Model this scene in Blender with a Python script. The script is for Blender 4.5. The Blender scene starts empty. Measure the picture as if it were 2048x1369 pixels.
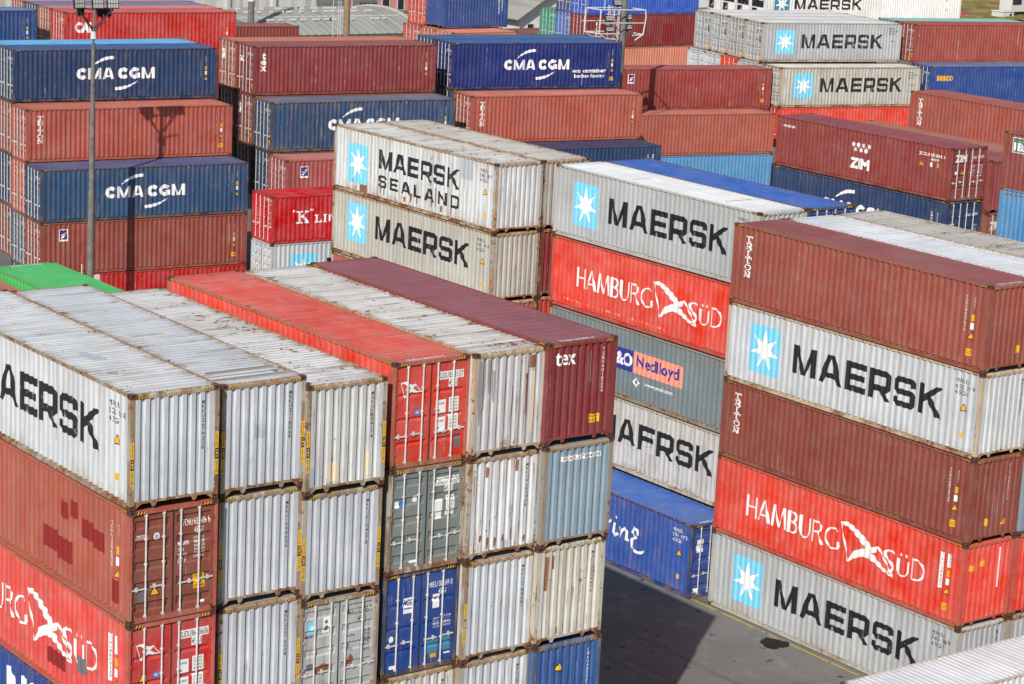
import bpy, math, random
from mathutils import Vector, Matrix
random.seed(7)
sc = bpy.context.scene
col = sc.collection
R = math.radians
CL, CW, HC, ST = 12.192, 2.438, 2.896, 2.591      # container length, width, high-cube and standard heights

# ------------------------------------------------------------------ node helpers and materials
class NT:
    def __init__(s, name, rough=0.6, spec=0.3):
        s.m = bpy.data.materials.new(name); s.m.use_nodes = True
        s.t = s.m.node_tree; s.n = s.t.nodes; s.l = s.t.links
        s.b = s.n['Principled BSDF']
        s.b.inputs['Roughness'].default_value = rough
        s.b.inputs['Specular IOR Level'].default_value = spec
    def put(s, sock, v):
        if hasattr(v, 'is_linked'): s.l.new(v, sock)
        elif v is not None: sock.default_value = v
    def new(s, typ, **kw):
        nd = s.n.new(typ)
        for k, v in kw.items(): setattr(nd, k, v)
        return nd
    def math(s, op, a, b=None, c=None, clamp=False):
        nd = s.new('ShaderNodeMath', operation=op, use_clamp=clamp)
        s.put(nd.inputs[0], a); s.put(nd.inputs[1], b)
        if c is not None: s.put(nd.inputs[2], c)
        return nd.outputs[0]
    def vmath(s, op, a, b=None):
        nd = s.new('ShaderNodeVectorMath', operation=op)
        s.put(nd.inputs[0], a)
        if b is not None: s.put(nd.inputs[1], b)
        return nd.outputs[0]
    def scale3(s, v, k):
        nd = s.new('ShaderNodeMapping'); s.put(nd.inputs['Vector'], v); nd.inputs['Scale'].default_value = k
        return nd.outputs[0]
    def noise(s, v, sc_, det=4.0, rough=0.55):
        nd = s.new('ShaderNodeTexNoise'); s.put(nd.inputs['Vector'], v)
        nd.inputs['Scale'].default_value = sc_; nd.inputs['Detail'].default_value = det
        nd.inputs['Roughness'].default_value = rough
        return nd.outputs['Fac']
    def noise_c(s, v, sc_):
        nd = s.new('ShaderNodeTexNoise'); s.put(nd.inputs['Vector'], v); nd.inputs['Scale'].default_value = sc_; return nd.outputs['Color']
    def rng(s, v, a, b, c=0.0, d=1.0, smooth=True):
        nd = s.new('ShaderNodeMapRange', interpolation_type='SMOOTHSTEP' if smooth else 'LINEAR')
        s.put(nd.inputs[0], v); s.put(nd.inputs[1], a); s.put(nd.inputs[2], b)
        s.put(nd.inputs[3], c); s.put(nd.inputs[4], d)
        return nd.outputs[0]
    def mix(s, f, a, b, mode='MIX'):
        nd = s.new('ShaderNodeMix', data_type='RGBA', blend_type=mode)
        s.put(nd.inputs[0], f)
        s.put(nd.inputs[6], a if hasattr(a, 'is_linked') else (*a, 1)); s.put(nd.inputs[7], b if hasattr(b, 'is_linked') else (*b, 1))
        return nd.outputs[2]
    def base(s, c): s.put(s.b.inputs['Base Color'], c if hasattr(c, 'is_linked') else (*c, 1)); return s
    def bump(s, h, strength=0.2, dist=0.02):
        nd = s.new('ShaderNodeBump'); s.put(nd.inputs['Height'], h)
        nd.inputs['Strength'].default_value = strength; nd.inputs['Distance'].default_value = dist
        s.l.new(nd.outputs[0], s.b.inputs['Normal'])

RUST, RUST2, DIRT, OCHRE = (.105, .038, .017), (.25, .10, .035), (.13, .095, .065), (.34, .20, .085)

def paint_material(name, roof=False):
    """Weathered paint: colour and wear (alpha) come from the object's own colour."""
    k = NT(name, .5, .28)
    oi = k.new('ShaderNodeObjectInfo'); tc = k.new('ShaderNodeTexCoord')
    rnd = oi.outputs['Random']; a = oi.outputs['Alpha']
    off = k.new('ShaderNodeCombineXYZ')
    k.put(off.inputs[0], k.math('MULTIPLY', rnd, 61.7)); k.put(off.inputs[1], k.math('MULTIPLY', rnd, 23.1))
    v = k.vmath('ADD', tc.outputs['Object'], off.outputs[0])
    sx = k.new('ShaderNodeSeparateXYZ'); k.put(sx.inputs[0], tc.outputs['Object'])
    X, Y, Z = sx.outputs
    def n1(src, f, seed, det=2):      # one-dimensional noise along a rib direction
        nd = k.new('ShaderNodeTexNoise', noise_dimensions='1D'); nd.inputs['Scale'].default_value = 1.0; nd.inputs['Detail'].default_value = det
        k.put(nd.inputs['W'], k.math('ADD', k.math('MULTIPLY', src, f), k.math('MULTIPLY', rnd, seed))); return nd.outputs['Fac']
    cloud = k.noise(v, .45, 4, .6); patch = k.noise(v, 1.1, 5, .65)
    streak = k.noise(k.scale3(v, (4.5, .16, 4.5) if roof else (5, 5, .22)), 1.0, 6, .65)
    fine = k.noise(v, 6.5, 8, .66)
    hsv = k.new('ShaderNodeHueSaturation'); k.put(hsv.inputs['Color'], oi.outputs['Color'])
    k.put(hsv.inputs['Value'], k.rng(cloud, .3, .7, .86, 1.10, False)); k.put(hsv.inputs['Saturation'], k.rng(patch, .3, .7, 1.05, .88, False))
    c = hsv.outputs[0]
    # sun-bleached film
    c = k.mix(k.math('MULTIPLY', k.rng(k.noise(v, .8, 5, .7), .50, .72), k.math('MULTIPLY_ADD', a, .14, .01)), c, (.62, .60, .58))
    c = k.mix(k.math('MULTIPLY', k.math('MULTIPLY', k.rng(k.noise(k.scale3(v, (3, 3, .55)), 1.0, 5, .65), .49, .56), k.rng(a, .68, .90)), .7), c, (.47, .46, .42))
    # grime runs that follow the ribs
    c = k.mix(k.math('MULTIPLY', k.rng(streak, .47, .74), k.math('MULTIPLY_ADD', a, .80, .06)), c, DIRT)
    if roof:
        edge = k.rng(k.math('ABSOLUTE', k.math('SUBTRACT', Y, 1.219)), .80, 1.17)
        pool = k.rng(k.math('ADD', k.noise(v, .38, 5, .65), k.math('MULTIPLY', edge, .10)), .42, .72)
        c = k.mix(k.math('MULTIPLY', pool, k.math('MULTIPLY', a, .75)), c, (.29, .26, .22))
        c = k.mix(k.math('MULTIPLY', k.math('MULTIPLY', edge, k.rng(n1(X, 2.3, 51, 4), .42, .60)), a), c, (.24, .15, .085))
        line = k.math('MULTIPLY', k.rng(n1(X, 6.0, 77, 3), .60, .66), k.rng(k.noise(k.scale3(v, (2.0, .9, 1)), 1.0, 4, .6), .48, .62))
        c = k.mix(k.math('MULTIPLY', line, k.math('MULTIPLY', a, 1.1)), c, (.15, .085, .05))
        bias = k.math('ADD', k.math('MULTIPLY', pool, .05), k.math('MULTIPLY', edge, .03))
    else:
        s = k.math('ADD', X, Y)
        z0 = k.rng(n1(s, 2.1, 37, 3), .28, .72, .1, 3.0, False); dz = k.math('SUBTRACT', z0, Z)
        run = k.math('MULTIPLY', k.rng(dz, 0, .04), k.rng(dz, .05, k.rng(n1(s, 3.7, 91), .3, .7, .25, 1.3, False), 1, 0))
        run = k.math('MULTIPLY', run, k.rng(n1(s, 11, 13, 4), .555, .63))
        c = k.mix(k.math('MULTIPLY', run, k.math('MULTIPLY', a, 1.5, clamp=True)), c, OCHRE)
        topr = k.math('MULTIPLY', k.rng(Z, k.rng(n1(s, 4.4, 17, 3), .35, .7, 2.75, 1.2, False), 2.9), k.rng(n1(s, 7.5, 29, 3), .47, .60))
        c = k.mix(k.math('MULTIPLY', topr, k.math('MULTIPLY', a, .95)), c, OCHRE)
        foot = k.math('MULTIPLY', k.rng(Z, .16, k.rng(n1(s, 5.5, 47, 4), .35, .7, .25, .95, False), 1, 0), k.rng(patch, .42, .58))
        c = k.mix(k.math('MULTIPLY', foot, k.math('MULTIPLY', a, .85)), c, (.30, .17, .08))
        scr = k.math('MULTIPLY', k.rng(n1(s, 21, 5, 3), .64, .67), k.rng(k.noise(k.scale3(v, (1.6, 1.6, 1.1)), 1.0, 3, .6), .57, .64))
        c = k.mix(k.math('MULTIPLY', scr, .38), c, (.50, .42, .38))
        bias = k.math('ADD', k.math('MULTIPLY', foot, .05), k.math('MULTIPLY', run, .06))
    m = k.math('ADD', k.math('ADD', k.math('MULTIPLY', fine, .50), bias), k.math('ADD', k.math('MULTIPLY', patch, .34), k.math('MULTIPLY', streak, .16)))
    th = k.math('MULTIPLY_ADD', a, -.165, .70)
    halo = k.rng(m, k.math('SUBTRACT', th, .035), k.math('ADD', th, .02)); core = k.rng(m, th, k.math('ADD', th, .022))
    c = k.mix(k.math('MULTIPLY', halo, .5), c, RUST2)
    c = k.mix(k.math('MULTIPLY', core, .9), c, k.mix(k.noise(v, 14, 3), RUST, RUST2))
    k.base(c)
    k.put(k.b.inputs['Roughness'], k.rng(core, 0, 1, .48, .9))
    k.bump(k.math('ADD', k.math('ADD', k.noise(v, 1.3, 2), k.math('MULTIPLY', k.noise(v, 4, 2), .25)), k.math('MULTIPLY', core, .08)), .5, .055)
    return k.m

M_PAINT = paint_material('weathered_paint')
M_ROOF = paint_material('weathered_roof_paint', True)

def simple(name, c, rough=.6, var=.12, scale=3.0, spec=.3, metal=0.0, bump=0.0):
    k = NT(name, rough, spec); k.b.inputs['Metallic'].default_value = metal
    tc = k.new('ShaderNodeTexCoord'); n = k.noise(tc.outputs['Object'], scale, 5, .6)
    f = k.rng(n, .3, .7, 1 - var, 1 + var, False)
    k.base(mulc(k, c, f))
    if bump: k.bump(n, bump, .03)
    return k.m
def mulc(k, c, f):
    cc = k.new('ShaderNodeCombineColor')
    for i in range(3): k.put(cc.inputs[i], k.math('MULTIPLY', f, c[i]))
    return cc.outputs[0]

def letter_paint(name, c, worn=.35):
    """Stencil paint that has flaked here and there so that the steel colour below it shows."""
    k = NT(name, .55, .25)
    oi = k.new('ShaderNodeObjectInfo'); tc = k.new('ShaderNodeTexCoord')
    n = k.noise(tc.outputs['Object'], 2.2, 8, .7)
    s = k.noise(k.scale3(tc.outputs['Object'], (7, 7, .6)), 1.0, 4, .6)
    m = k.math('ADD', k.math('MULTIPLY', n, .6), k.math('MULTIPLY', s, .4))
    lo = k.math('MULTIPLY_ADD', k.math('FRACT', k.math('MULTIPLY', oi.outputs['Random'], 7.3)), -.09, .615)
    w = k.math('ADD', k.math('MULTIPLY', k.rng(m, lo, k.math('ADD', lo, .07)), worn * 1.35), k.math('MULTIPLY', oi.outputs['Random'], .022), clamp=True)
    k.base(k.mix(w, c, oi.outputs['Color']))
    return k.m

LP = dict(black=letter_paint('black_stencil_paint', (.012, .012, .016), .45),
          white=letter_paint('white_stencil_paint', (.80, .80, .79), .3),
          sky=letter_paint('sky_blue_paint', (.19, .58, .80), .3),
          yellow=letter_paint('yellow_sticker', (.78, .44, .02), .25),
          amber=letter_paint('amber_sticker', (.72, .36, .02), .25),
          navy=letter_paint('navy_paint', (.03, .035, .26), .3),
          peach=letter_paint('peach_paint', (.80, .30, .20), .25),
          red=letter_paint('red_paint', (.62, .03, .03), .2),
          grey=letter_paint('grey_plate', (.14, .14, .15), .2),
          patch=letter_paint('touch_up_patch_maroon', (.23, .022, .022), .1),
          pale=letter_paint('touch_up_patch_pale', (.36, .40, .45), .3),
          sand=letter_paint('touch_up_patch_sand', (.68, .56, .40), .3),
          rusty=letter_paint('bare_rust_patch', (.24, .09, .04), .3),
          teal=letter_paint('touch_up_patch_teal', (.06, .22, .34), .2),
          blue=letter_paint('blue_sticker', (.05, .16, .52), .2),
          faint=letter_paint('faded_white_print', (.50, .49, .48), .3),
          soot=letter_paint('soot_film', (.27, .265, .265), .5), grime=letter_paint('roof_grime', (.24, .205, .17), .6), chip=letter_paint('bare_primer', (.47, .465, .45), .3),
          green=letter_paint('green_mark', (.10, .42, .20), .2))
M_CAST = simple('rusty_cast_steel', (.105, .052, .034), .85, .4, 6, .2, 0, .3)
M_BAR = simple('galvanised_steel', (.60, .59, .57), .5, .2, 5, .4, .05)
M_DARK = simple('black_rubber_seal', (.022, .022, .024), .7, .2, 4, .2)
M_UNDER = simple('dark_underframe', (.05, .04, .035), .85, .3, 3, .2)

# ------------------------------------------------------------------ mesh building
class MB:
    def __init__(s): s.v = []; s.f = []; s.mi = []
    def poly(s, pts, m=0):
        i = len(s.v); s.v += [tuple(p) for p in pts]; s.f.append(tuple(range(i, i + len(pts)))); s.mi.append(m)
    def box(s, x0, x1, y0, y1, z0, z1, m=0):
        i = len(s.v)
        s.v += [(x0, y0, z0), (x1, y0, z0), (x1, y1, z0), (x0, y1, z0), (x0, y0, z1), (x1, y0, z1), (x1, y1, z1), (x0, y1, z1)]
        for q in ((0, 3, 2, 1), (4, 5, 6, 7), (0, 1, 5, 4), (1, 2, 6, 5), (2, 3, 7, 6), (3, 0, 4, 7)):
            s.f.append(tuple(i + k for k in q)); s.mi.append(m)
    def tube(s, p0, p1, r0, r1=None, n=8, m=0, caps=True):
        r1 = r0 if r1 is None else r1
        p0, p1 = Vector(p0), Vector(p1); d = (p1 - p0).normalized()
        a = d.orthogonal().normalized(); b = d.cross(a); i = len(s.v)
        for p, r in ((p0, r0), (p1, r1)):
            for k in range(n):
                t = 2 * math.pi * k / n; s.v.append(tuple(p + (a * math.cos(t) + b * math.sin(t)) * r))
        for k in range(n):
            s.f.append((i + k, i + (k + 1) % n, i + n + (k + 1) % n, i + n + k)); s.mi.append(m)
        if caps:
            s.f.append(tuple(i + k for k in reversed(range(n)))); s.f.append(tuple(i + n + k for k in range(n))); s.mi += [m, m]
    def path(s, pts, r, n=6, m=0):
        for a, b in zip(pts, pts[1:]): s.tube(a, b, r, r, n, m)
    def slab(s, pts, z0, z1, m=0):
        """extrude a plan polygon"""
        n = len(pts)
        s.poly([(x, y, z0) for x, y in reversed(pts)], m); s.poly([(x, y, z1) for x, y in pts], m)
        for k in range(n):
            (x0, y0), (x1, y1) = pts[k], pts[(k + 1) % n]
            s.poly([(x0, y0, z0), (x1, y1, z0), (x1, y1, z1), (x0, y0, z1)], m)
    def mesh(s, name, *mats):
        me = bpy.data.meshes.new(name); me.from_pydata(s.v, [], s.f)
        for m in mats: me.materials.append(m)
        if len(mats) > 1: me.polygons.foreach_set('material_index', s.mi)
        me.update(); return me

def add(name, me, parent=None, color=None):
    o = bpy.data.objects.new(name, me); col.objects.link(o)
    if parent is not None: o.parent = parent
    if color is not None: o.color = color
    return o
def thing(name, label, cat, loc=(0, 0, 0), rz=0.0, group=None):
    o = bpy.data.objects.new(name, None); col.objects.link(o); o.empty_display_size = .3
    o.location = loc; o.rotation_euler = (0, 0, rz); o['label'] = label; o['category'] = cat
    if group: o['group'] = group
    return o
def tag(o, label, cat, group=None):
    o['label'] = label; o['category'] = cat
    if group: o['group'] = group
    return o
def structure(o): o['kind'] = 'structure'; return o

# ------------------------------------------------------------------ flat shapes: letters, logos, stickers
def rect(u0, w0, u1, w1): return [[(u0, w0), (u1, w0), (u1, w1), (u0, w1)]]
def tri_sign(u, w, s): return [[(u - s * .58, w), (u + s * .58, w), (u, w + s)]]
def disc(u, w, ru, rw, n=20): return [[(u + ru * math.cos(2 * math.pi * k / n), w + rw * math.sin(2 * math.pi * k / n)) for k in range(n)]]
def rrect(u0, w0, u1, w1, r):
    p = []
    for cx, cy, a0 in ((u1 - r, w1 - r, 0), (u0 + r, w1 - r, 90), (u0 + r, w0 + r, 180), (u1 - r, w0 + r, 270)):
        for k in range(6): t = R(a0 + 18 * k); p.append((cx + r * math.cos(t), cy + r * math.sin(t)))
    return [p]
def star(u, w, ro, ri, n):
    out = []
    for k in range(n):
        a = math.pi / 2 + 2 * math.pi * k / n
        P = lambda t, r: (u + r * math.cos(t), w + r * math.sin(t))
        out.append([(u, w), P(a - math.pi / n, ri), P(a, ro), P(a + math.pi / n, ri)])
    return out
def stroke(pts, w):
    """a ribbon along pts; w is one width or one per point"""
    n = len(pts); ws = w if isinstance(w, (list, tuple)) else [w] * n
    L, Rr = [], []
    for i, (x, y) in enumerate(pts):
        ds = []
        for a, b in ((i - 1, i), (i, i + 1)):
            if a >= 0 and b < n:
                dx, dy = pts[b][0] - pts[a][0], pts[b][1] - pts[a][1]; l = math.hypot(dx, dy) or 1; ds.append((-dy / l, dx / l))
        nx, ny = sum(d[0] for d in ds) / len(ds), sum(d[1] for d in ds) / len(ds)
        l = nx * nx + ny * ny; nx, ny = nx / max(l, .35), ny / max(l, .35)
        h = ws[i] / 2; L.append((x + nx * h, y + ny * h)); Rr.append((x - nx * h, y - ny * h))
    return [[Rr[i], Rr[i + 1], L[i + 1], L[i]] for i in range(n - 1)]
def smooth(pts, n=4):
    out = []; P = [pts[0]] + list(pts) + [pts[-1]]
    for i in range(1, len(P) - 2):
        for k in range(n):
            t = k / n; q = []
            for d in (0, 1):
                a, b, c, e = P[i - 1][d], P[i][d], P[i + 1][d], P[i + 2][d]
                q.append(.5 * (2 * b + (c - a) * t + (2 * a - 5 * b + 4 * c - e) * t * t + (3 * b - a - 3 * c + e) * t ** 3))
            out.append(tuple(q))
    return out + [tuple(pts[-1])]
def arc(cx, cy, rx, ry, a0, a1, n=12):
    return [(cx + rx * math.cos(R(a0 + (a1 - a0) * k / n)), cy + ry * math.sin(R(a0 + (a1 - a0) * k / n))) for k in range(n + 1)]
def place(groups, u0, w0, u1, w1, fit=None):
    """groups: list of polygon lists in unit space, each its own paint layer; scaled into the box"""
    xs = [p[0] for g in groups for q in g for p in q]; ys = [p[1] for g in groups for q in g for p in q]
    ax, bx, ay, by = (min(xs), max(xs), min(ys), max(ys)) if fit is None else fit
    T = lambda p: (u0 + (p[0] - ax) / (bx - ax) * (u1 - u0), w0 + (p[1] - ay) / (by - ay) * (w1 - w0))
    return [(i, [T(p) for p in q]) for i, g in enumerate(groups) for q in g]
def lay(polys, n=0): return [(n, p) for p in polys]

_txt = {}
def glyphs(s, bold):
    if (s, bold) not in _txt:
        cu = bpy.data.curves.new('stencil', 'FONT'); cu.body = s; cu.offset = bold; cu.resolution_u = 3
        ob = bpy.data.objects.new('stencil', cu); me = bpy.data.meshes.new_from_object(ob)
        P = [[(me.vertices[i].co.x, me.vertices[i].co.y) for i in f.vertices] for f in me.polygons]
        bpy.data.objects.remove(ob); bpy.data.curves.remove(cu); bpy.data.meshes.remove(me)
        _txt[(s, bold)] = P
    return _txt[(s, bold)]
def text(s, u0, w0, u1, w1, bold=.0, layer=0, rot=False):
    P = glyphs(s, bold)
    xs = [p[0] for q in P for p in q]; ys = [p[1] for q in P for p in q]; ax, bx, ay, by = min(xs), max(xs), min(ys), max(ys)
    return [(layer, [(u0 + (x - ax) / (bx - ax) * (u1 - u0), w0 + (y - ay) / (by - ay) * (w1 - w0)) for x, y in q]) for q in P]
def column(s, u, wt, wb, cw, bold=.01, layer=0):
    """letters stacked one under the other"""
    out = []; n = len(s); st = (wt - wb) / n
    for i, ch in enumerate(s):
        if ch == ' ': continue
        k = .25 if ch in 'I1' else 1
        out += text(ch, u - cw / 2 * k, wt - i * st - st * .82, u + cw / 2 * k, wt - i * st, bold, layer)
    return out

def clip(p, ax, lo, hi):
    for s, lim in ((1, lo), (-1, hi)):
        out = []; n = len(p)
        for i in range(n):
            a, b = p[i], p[(i + 1) % n]; da, db = s * (a[ax] - lim), s * (b[ax] - lim)
            if da >= 0: out.append(a)
            if (da > 0 > db) or (da < 0 < db):
                t = da / (da - db); out.append((a[0] + (b[0] - a[0]) * t, a[1] + (b[1] - a[1]) * t))
        p = out
        if len(p) < 3: return []
    return p

class Surf:
    """a painted face: where the sheet lies (depth profile along one axis) and how it sits in the container"""
    def __init__(s, f, brk=None, ax=0): s.f = f; s.brk = brk; s.ax = ax
    def paint(s, mb, polys, off=.004, m=0):
        for layer, p in polys:
            o = off + layer * .0007
            if not s.brk: mb.poly([s.f(u, w, -o) for u, w in p], m); continue
            lo, hi = min(q[s.ax] for q in p), max(q[s.ax] for q in p)
            for (a, da), (b, db) in zip(s.brk, s.brk[1:]):
                if b <= lo or a >= hi or b - a < 1e-6: continue
                c = clip(p, s.ax, a, b)
                if len(c) > 2: mb.poly([s.f(q[0], q[1], da + (db - da) * (q[s.ax] - a) / (b - a) - o) for q in c], m)

# squared block capitals, unit height
def L_M(): return 1.12, [rect(0, 0, .22, 1), rect(.90, 0, 1.12, 1), [[(.22, 1), (.22, .60), (.46, 0), (.60, .12), (.27, 1)]], [[(.90, 1), (.90, .60), (.66, 0), (.46, 0), (.60, .12), (.85, 1)]]]
def L_A(): return 1.10, [[[(0, 0), (.24, 0), (.60, 1), (.36, 1)]], [[(.86, 0), (1.10, 0), (.74, 1), (.50, 1)]], rect(.22, .20, .88, .38)]
def L_E(): return .92, [rect(0, 0, .22, 1), rect(.22, .79, .92, 1), rect(.22, .40, .88, .60), rect(.22, 0, .92, .21)]
def L_R(): return .96, [rect(0, 0, .22, 1), stroke([(.2, .895), (.78, .895), (.85, .83), (.85, .45), (.78, .385), (.2, .385)], .21), [[(.50, .30), (.74, .30), (.96, 0), (.71, 0)]]]
def L_S(): return .93, [stroke([(.83, .70), (.83, .84), (.77, .905), (.16, .905), (.10, .84), (.10, .565), (.16, .50), (.77, .50), (.83, .435), (.83, .16), (.77, .095), (.16, .095), (.10, .16), (.10, .30)], .19)]
def L_K(): return 1.02, [rect(0, 0, .22, 1), [[(.22, .40), (.22, .66), (.72, 1), (1.0, 1)]], [[(.30, .56), (.48, .66), (1.02, 0), (.74, 0)]]]
def L_L(): return .80, [rect(0, 0, .2, 1), rect(.2, 0, .8, .2)]
def L_N(): return 1.0, [rect(0, 0, .2, 1), rect(.8, 0, 1, 1), [[(.2, 1), (.2, .72), (.8, 0), (.8, .28)]]]
def L_D(): return .95, [rect(0, 0, .2, 1), stroke([(.18, .9), (.7, .9), (.84, .76), (.84, .24), (.7, .1), (.18, .1)], .2)]
BLOCK = dict(M=L_M, A=L_A, E=L_E, R=L_R, S=L_S, K=L_K, L=L_L, N=L_N, D=L_D)
def word(letters, table, gap):
    x = 0; g = []
    for ch in letters:
        w, parts = table[ch]()
        for p in parts: g.append([[(q[0] + x, q[1]) for q in poly] for poly in p])
        x += w + gap
    return g
# wide rounded capitals of the navy containers
def c_arc(): return stroke(arc(.55, .5, .385, .345, 36, 324, 14), .32)
RND = dict(C=lambda: (1.0, [c_arc()]),
           G=lambda: (1.06, [c_arc(), rect(.58, .30, 1.02, .52), rect(.80, .08, 1.02, .31)]),
           M=lambda: (1.28, [rect(0, 0, .27, 1), rect(1.01, 0, 1.28, 1), [[(.27, 1), (.27, .55), (.50, .02), (.64, .02), (.64, .22)]], [[(1.01, 1), (1.01, .55), (.78, .02), (.641, .02), (.641, .22)]]]),
           A=lambda: (1.16, [[[(0, 0), (.29, 0), (.62, 1), (.38, 1)]], [[(.87, 0), (1.16, 0), (.78, 1), (.54, 1)]], rect(.24, .17, .92, .36)]))
# slab-serif capitals stacked down the rust-red containers
SLAB = dict(T=[rect(.40, .1, .60, .9), rect(.25, 0, .75, .12), rect(.02, .84, .98, 1), rect(.02, .66, .15, .84), rect(.85, .66, .98, .84)],
            R=[rect(.15, .1, .35, .9), rect(.02, 0, .48, .12), rect(.02, .88, .36, 1), stroke([(.34, .93), (.70, .93), (.82, .82), (.82, .60), (.70, .49), (.34, .49)], .16), [[(.52, .42), (.72, .42), (.93, .1), (.73, .1)]], rect(.68, 0, 1, .11)],
            I=[rect(.40, .1, .60, .9), rect(.24, 0, .76, .12), rect(.24, .88, .76, 1)],
            O=[stroke(arc(.5, .5, .40, .40, 90, 450, 18), [.15] * 19)],
            N=[rect(.12, .1, .27, .9), rect(.73, .1, .88, .9), [[(.12, 1), (.34, 1), (.88, 0), (.70, 0)]], rect(0, 0, .40, .11), rect(.60, .89, 1, 1), rect(0, .89, .13, 1)])
# thin humanist capitals and the pennant of the red containers
THIN = dict(H=lambda: (.62, [rect(0, 0, .10, 1), rect(.55, 0, .62, 1), rect(.10, .46, .55, .54)]),
            A=lambda: (.74, [[[(0, 0), (.09, 0), (.40, 1), (.30, 1)]], [[(.57, 0), (.74, 0), (.43, 1), (.33, 1)]], rect(.15, .26, .55, .34)]),
            M=lambda: (.86, [[[(0, 0), (.09, 0), (.18, 1), (.08, 1)]], [[(.08, 1), (.21, 1), (.47, .1), (.40, .02)]], [[(.40, .02), (.47, .02), (.74, 1), (.66, 1)]], [[(.66, 1), (.77, 1), (.86, 0), (.74, 0)]]]),
            B=lambda: (.58, [rect(0, 0, .15, 1), stroke([(.13, .96), (.38, .95), (.47, .84), (.45, .64), (.34, .54), (.18, .53)], [.07, .08, .11, .11, .08, .06]), stroke([(.18, .51), (.40, .50), (.52, .36), (.50, .16), (.38, .05), (.18, .04)], [.06, .08, .12, .12, .08, .07])]),
            U=lambda: (.68, [stroke([(.10, 1), (.10, .34), (.16, .12), (.32, .04), (.48, .08), (.60, .24), (.63, .4), (.63, 1)], [.15, .15, .14, .08, .07, .07, .07, .07])]),
            R=lambda: (.64, [rect(0, 0, .11, 1), stroke([(.1, .96), (.36, .95), (.50, .84), (.48, .64), (.34, .52), (.1, .50)], [.08, .09, .11, .11, .09, .07]), [[(.27, .48), (.38, .48), (.66, 0), (.51, 0)]]]),
            G=lambda: (.80, [stroke(arc(.48, .5, .42, .46, 55, 330, 16), [.07] * 4 + [.09] * 9 + [.07] * 4), stroke([(.76, .42), (.76, .08)], .1), ]),
            S=lambda: (.50, [stroke([(.46, .88), (.36, .96), (.20, .95), (.08, .84), (.10, .68), (.22, .56), (.36, .44), (.44, .28), (.36, .10), (.20, .03), (.02, .10)], [.07, .07, .08, .09, .10, .11, .11, .10, .08, .07, .07])]),
            D=lambda: (.72, [rect(0, 0, .11, 1), stroke([(.10, .96), (.36, .94), (.56, .80), (.66, .52), (.58, .22), (.38, .06), (.12, .04)], [.08, .08, .09, .1, .09, .08, .08])]))
# ------------------------------------------------------------------ the container kit
def profile(a, b, pitch, outer, slope, depth):
    n = int((b - a - .06) / pitch); x = a + (b - a - n * pitch) / 2; pts = [(a, 0.0)]
    inner = pitch - outer - 2 * slope
    for _ in range(n):
        o = x + outer / 2
        pts += [(o, 0.0), (o + slope, depth), (o + slope + inner, depth), (o + 2 * slope + inner, 0.0)]; x += pitch
    return pts + [(b, 0.0)]
SIDE_Y, END_D, DOOR_D, ROOF_D = .016, .014, .055, .020
def side_profile(L): return profile(.155, L - .155, .2785, .080, .056, .041)
END_PROFILE = profile(.125, CW - .125, .2515, .112, .029, .050)
FINE, WIDE = (.235, .085, .040, .022), (.40, .28, .035, .040)
def roof_profile(L, rib=FINE): return profile(.36, L - .36, *rib)
def door_profile(H, n):
    w0, w1 = .15, H - .125; st = (w1 - w0) / n; cw = min(.24, st * .46) if n > 4 else .13; pts = [(w0, 0.0)]
    for i in range(n):
        c = w0 + st * (i + (.5 if n > 4 else .78)); sl = .045
        if n <= 4 and i == n - 1: continue
        pts += [(c - cw / 2, 0.0), (c - cw / 2 + sl, .038), (c + cw / 2 - sl, .038), (c + cw / 2, 0.0)]
    return pts + [(w1, 0.0)]
def end_map(e, L):
    return (lambda u, w, d: (L - d, u, w)) if e == 'R' else (lambda u, w, d: (d, CW - u, w))
def side_map(back=False, L=CL):
    return (lambda u, w, d: (L - u, CW - d, w)) if back else (lambda u, w, d: (u, d, w))

class Kit:
    cache = {}
    @classmethod
    def get(c, key, fn):
        if key not in c.cache: c.cache[key] = fn()
        return c.cache[key]

def sheet(mb, prof, f, w0, w1, d0, ax=0):
    for (a, da), (b, db) in zip(prof, prof[1:]):
        if ax == 0: mb.poly([f(a, w0, d0 + da), f(b, w0, d0 + db), f(b, w1, d0 + db), f(a, w1, d0 + da)])
        else: mb.poly([f(w0, a, d0 + da), f(w1, a, d0 + da), f(w1, b, d0 + db), f(w0, b, d0 + db)])
def fbox(mb, f, u0, u1, w0, w1, d0, d1, m=0):
    i = len(mb.v)
    mb.v += [f(u, w, d) for d in (d0, d1) for u, w in ((u0, w0), (u1, w0), (u1, w1), (u0, w1))]
    for q in ((0, 1, 2, 3), (7, 6, 5, 4), (0, 4, 5, 1), (1, 5, 6, 2), (2, 6, 7, 3), (3, 7, 4, 0)):
        mb.f.append(tuple(i + k for k in q)); mb.mi.append(m)
def ftube(mb, f, u, w0, w1, d, r, n=8, m=0):
    i = len(mb.v)
    for w in (w0, w1):
        for k in range(n): t = 2 * math.pi * k / n; mb.v.append(f(u + r * math.cos(t), w, d + r * math.sin(t)))
    for k in range(n): mb.f.append((i + k, i + (k + 1) % n, i + n + (k + 1) % n, i + n + k)); mb.mi.append(m)

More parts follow.
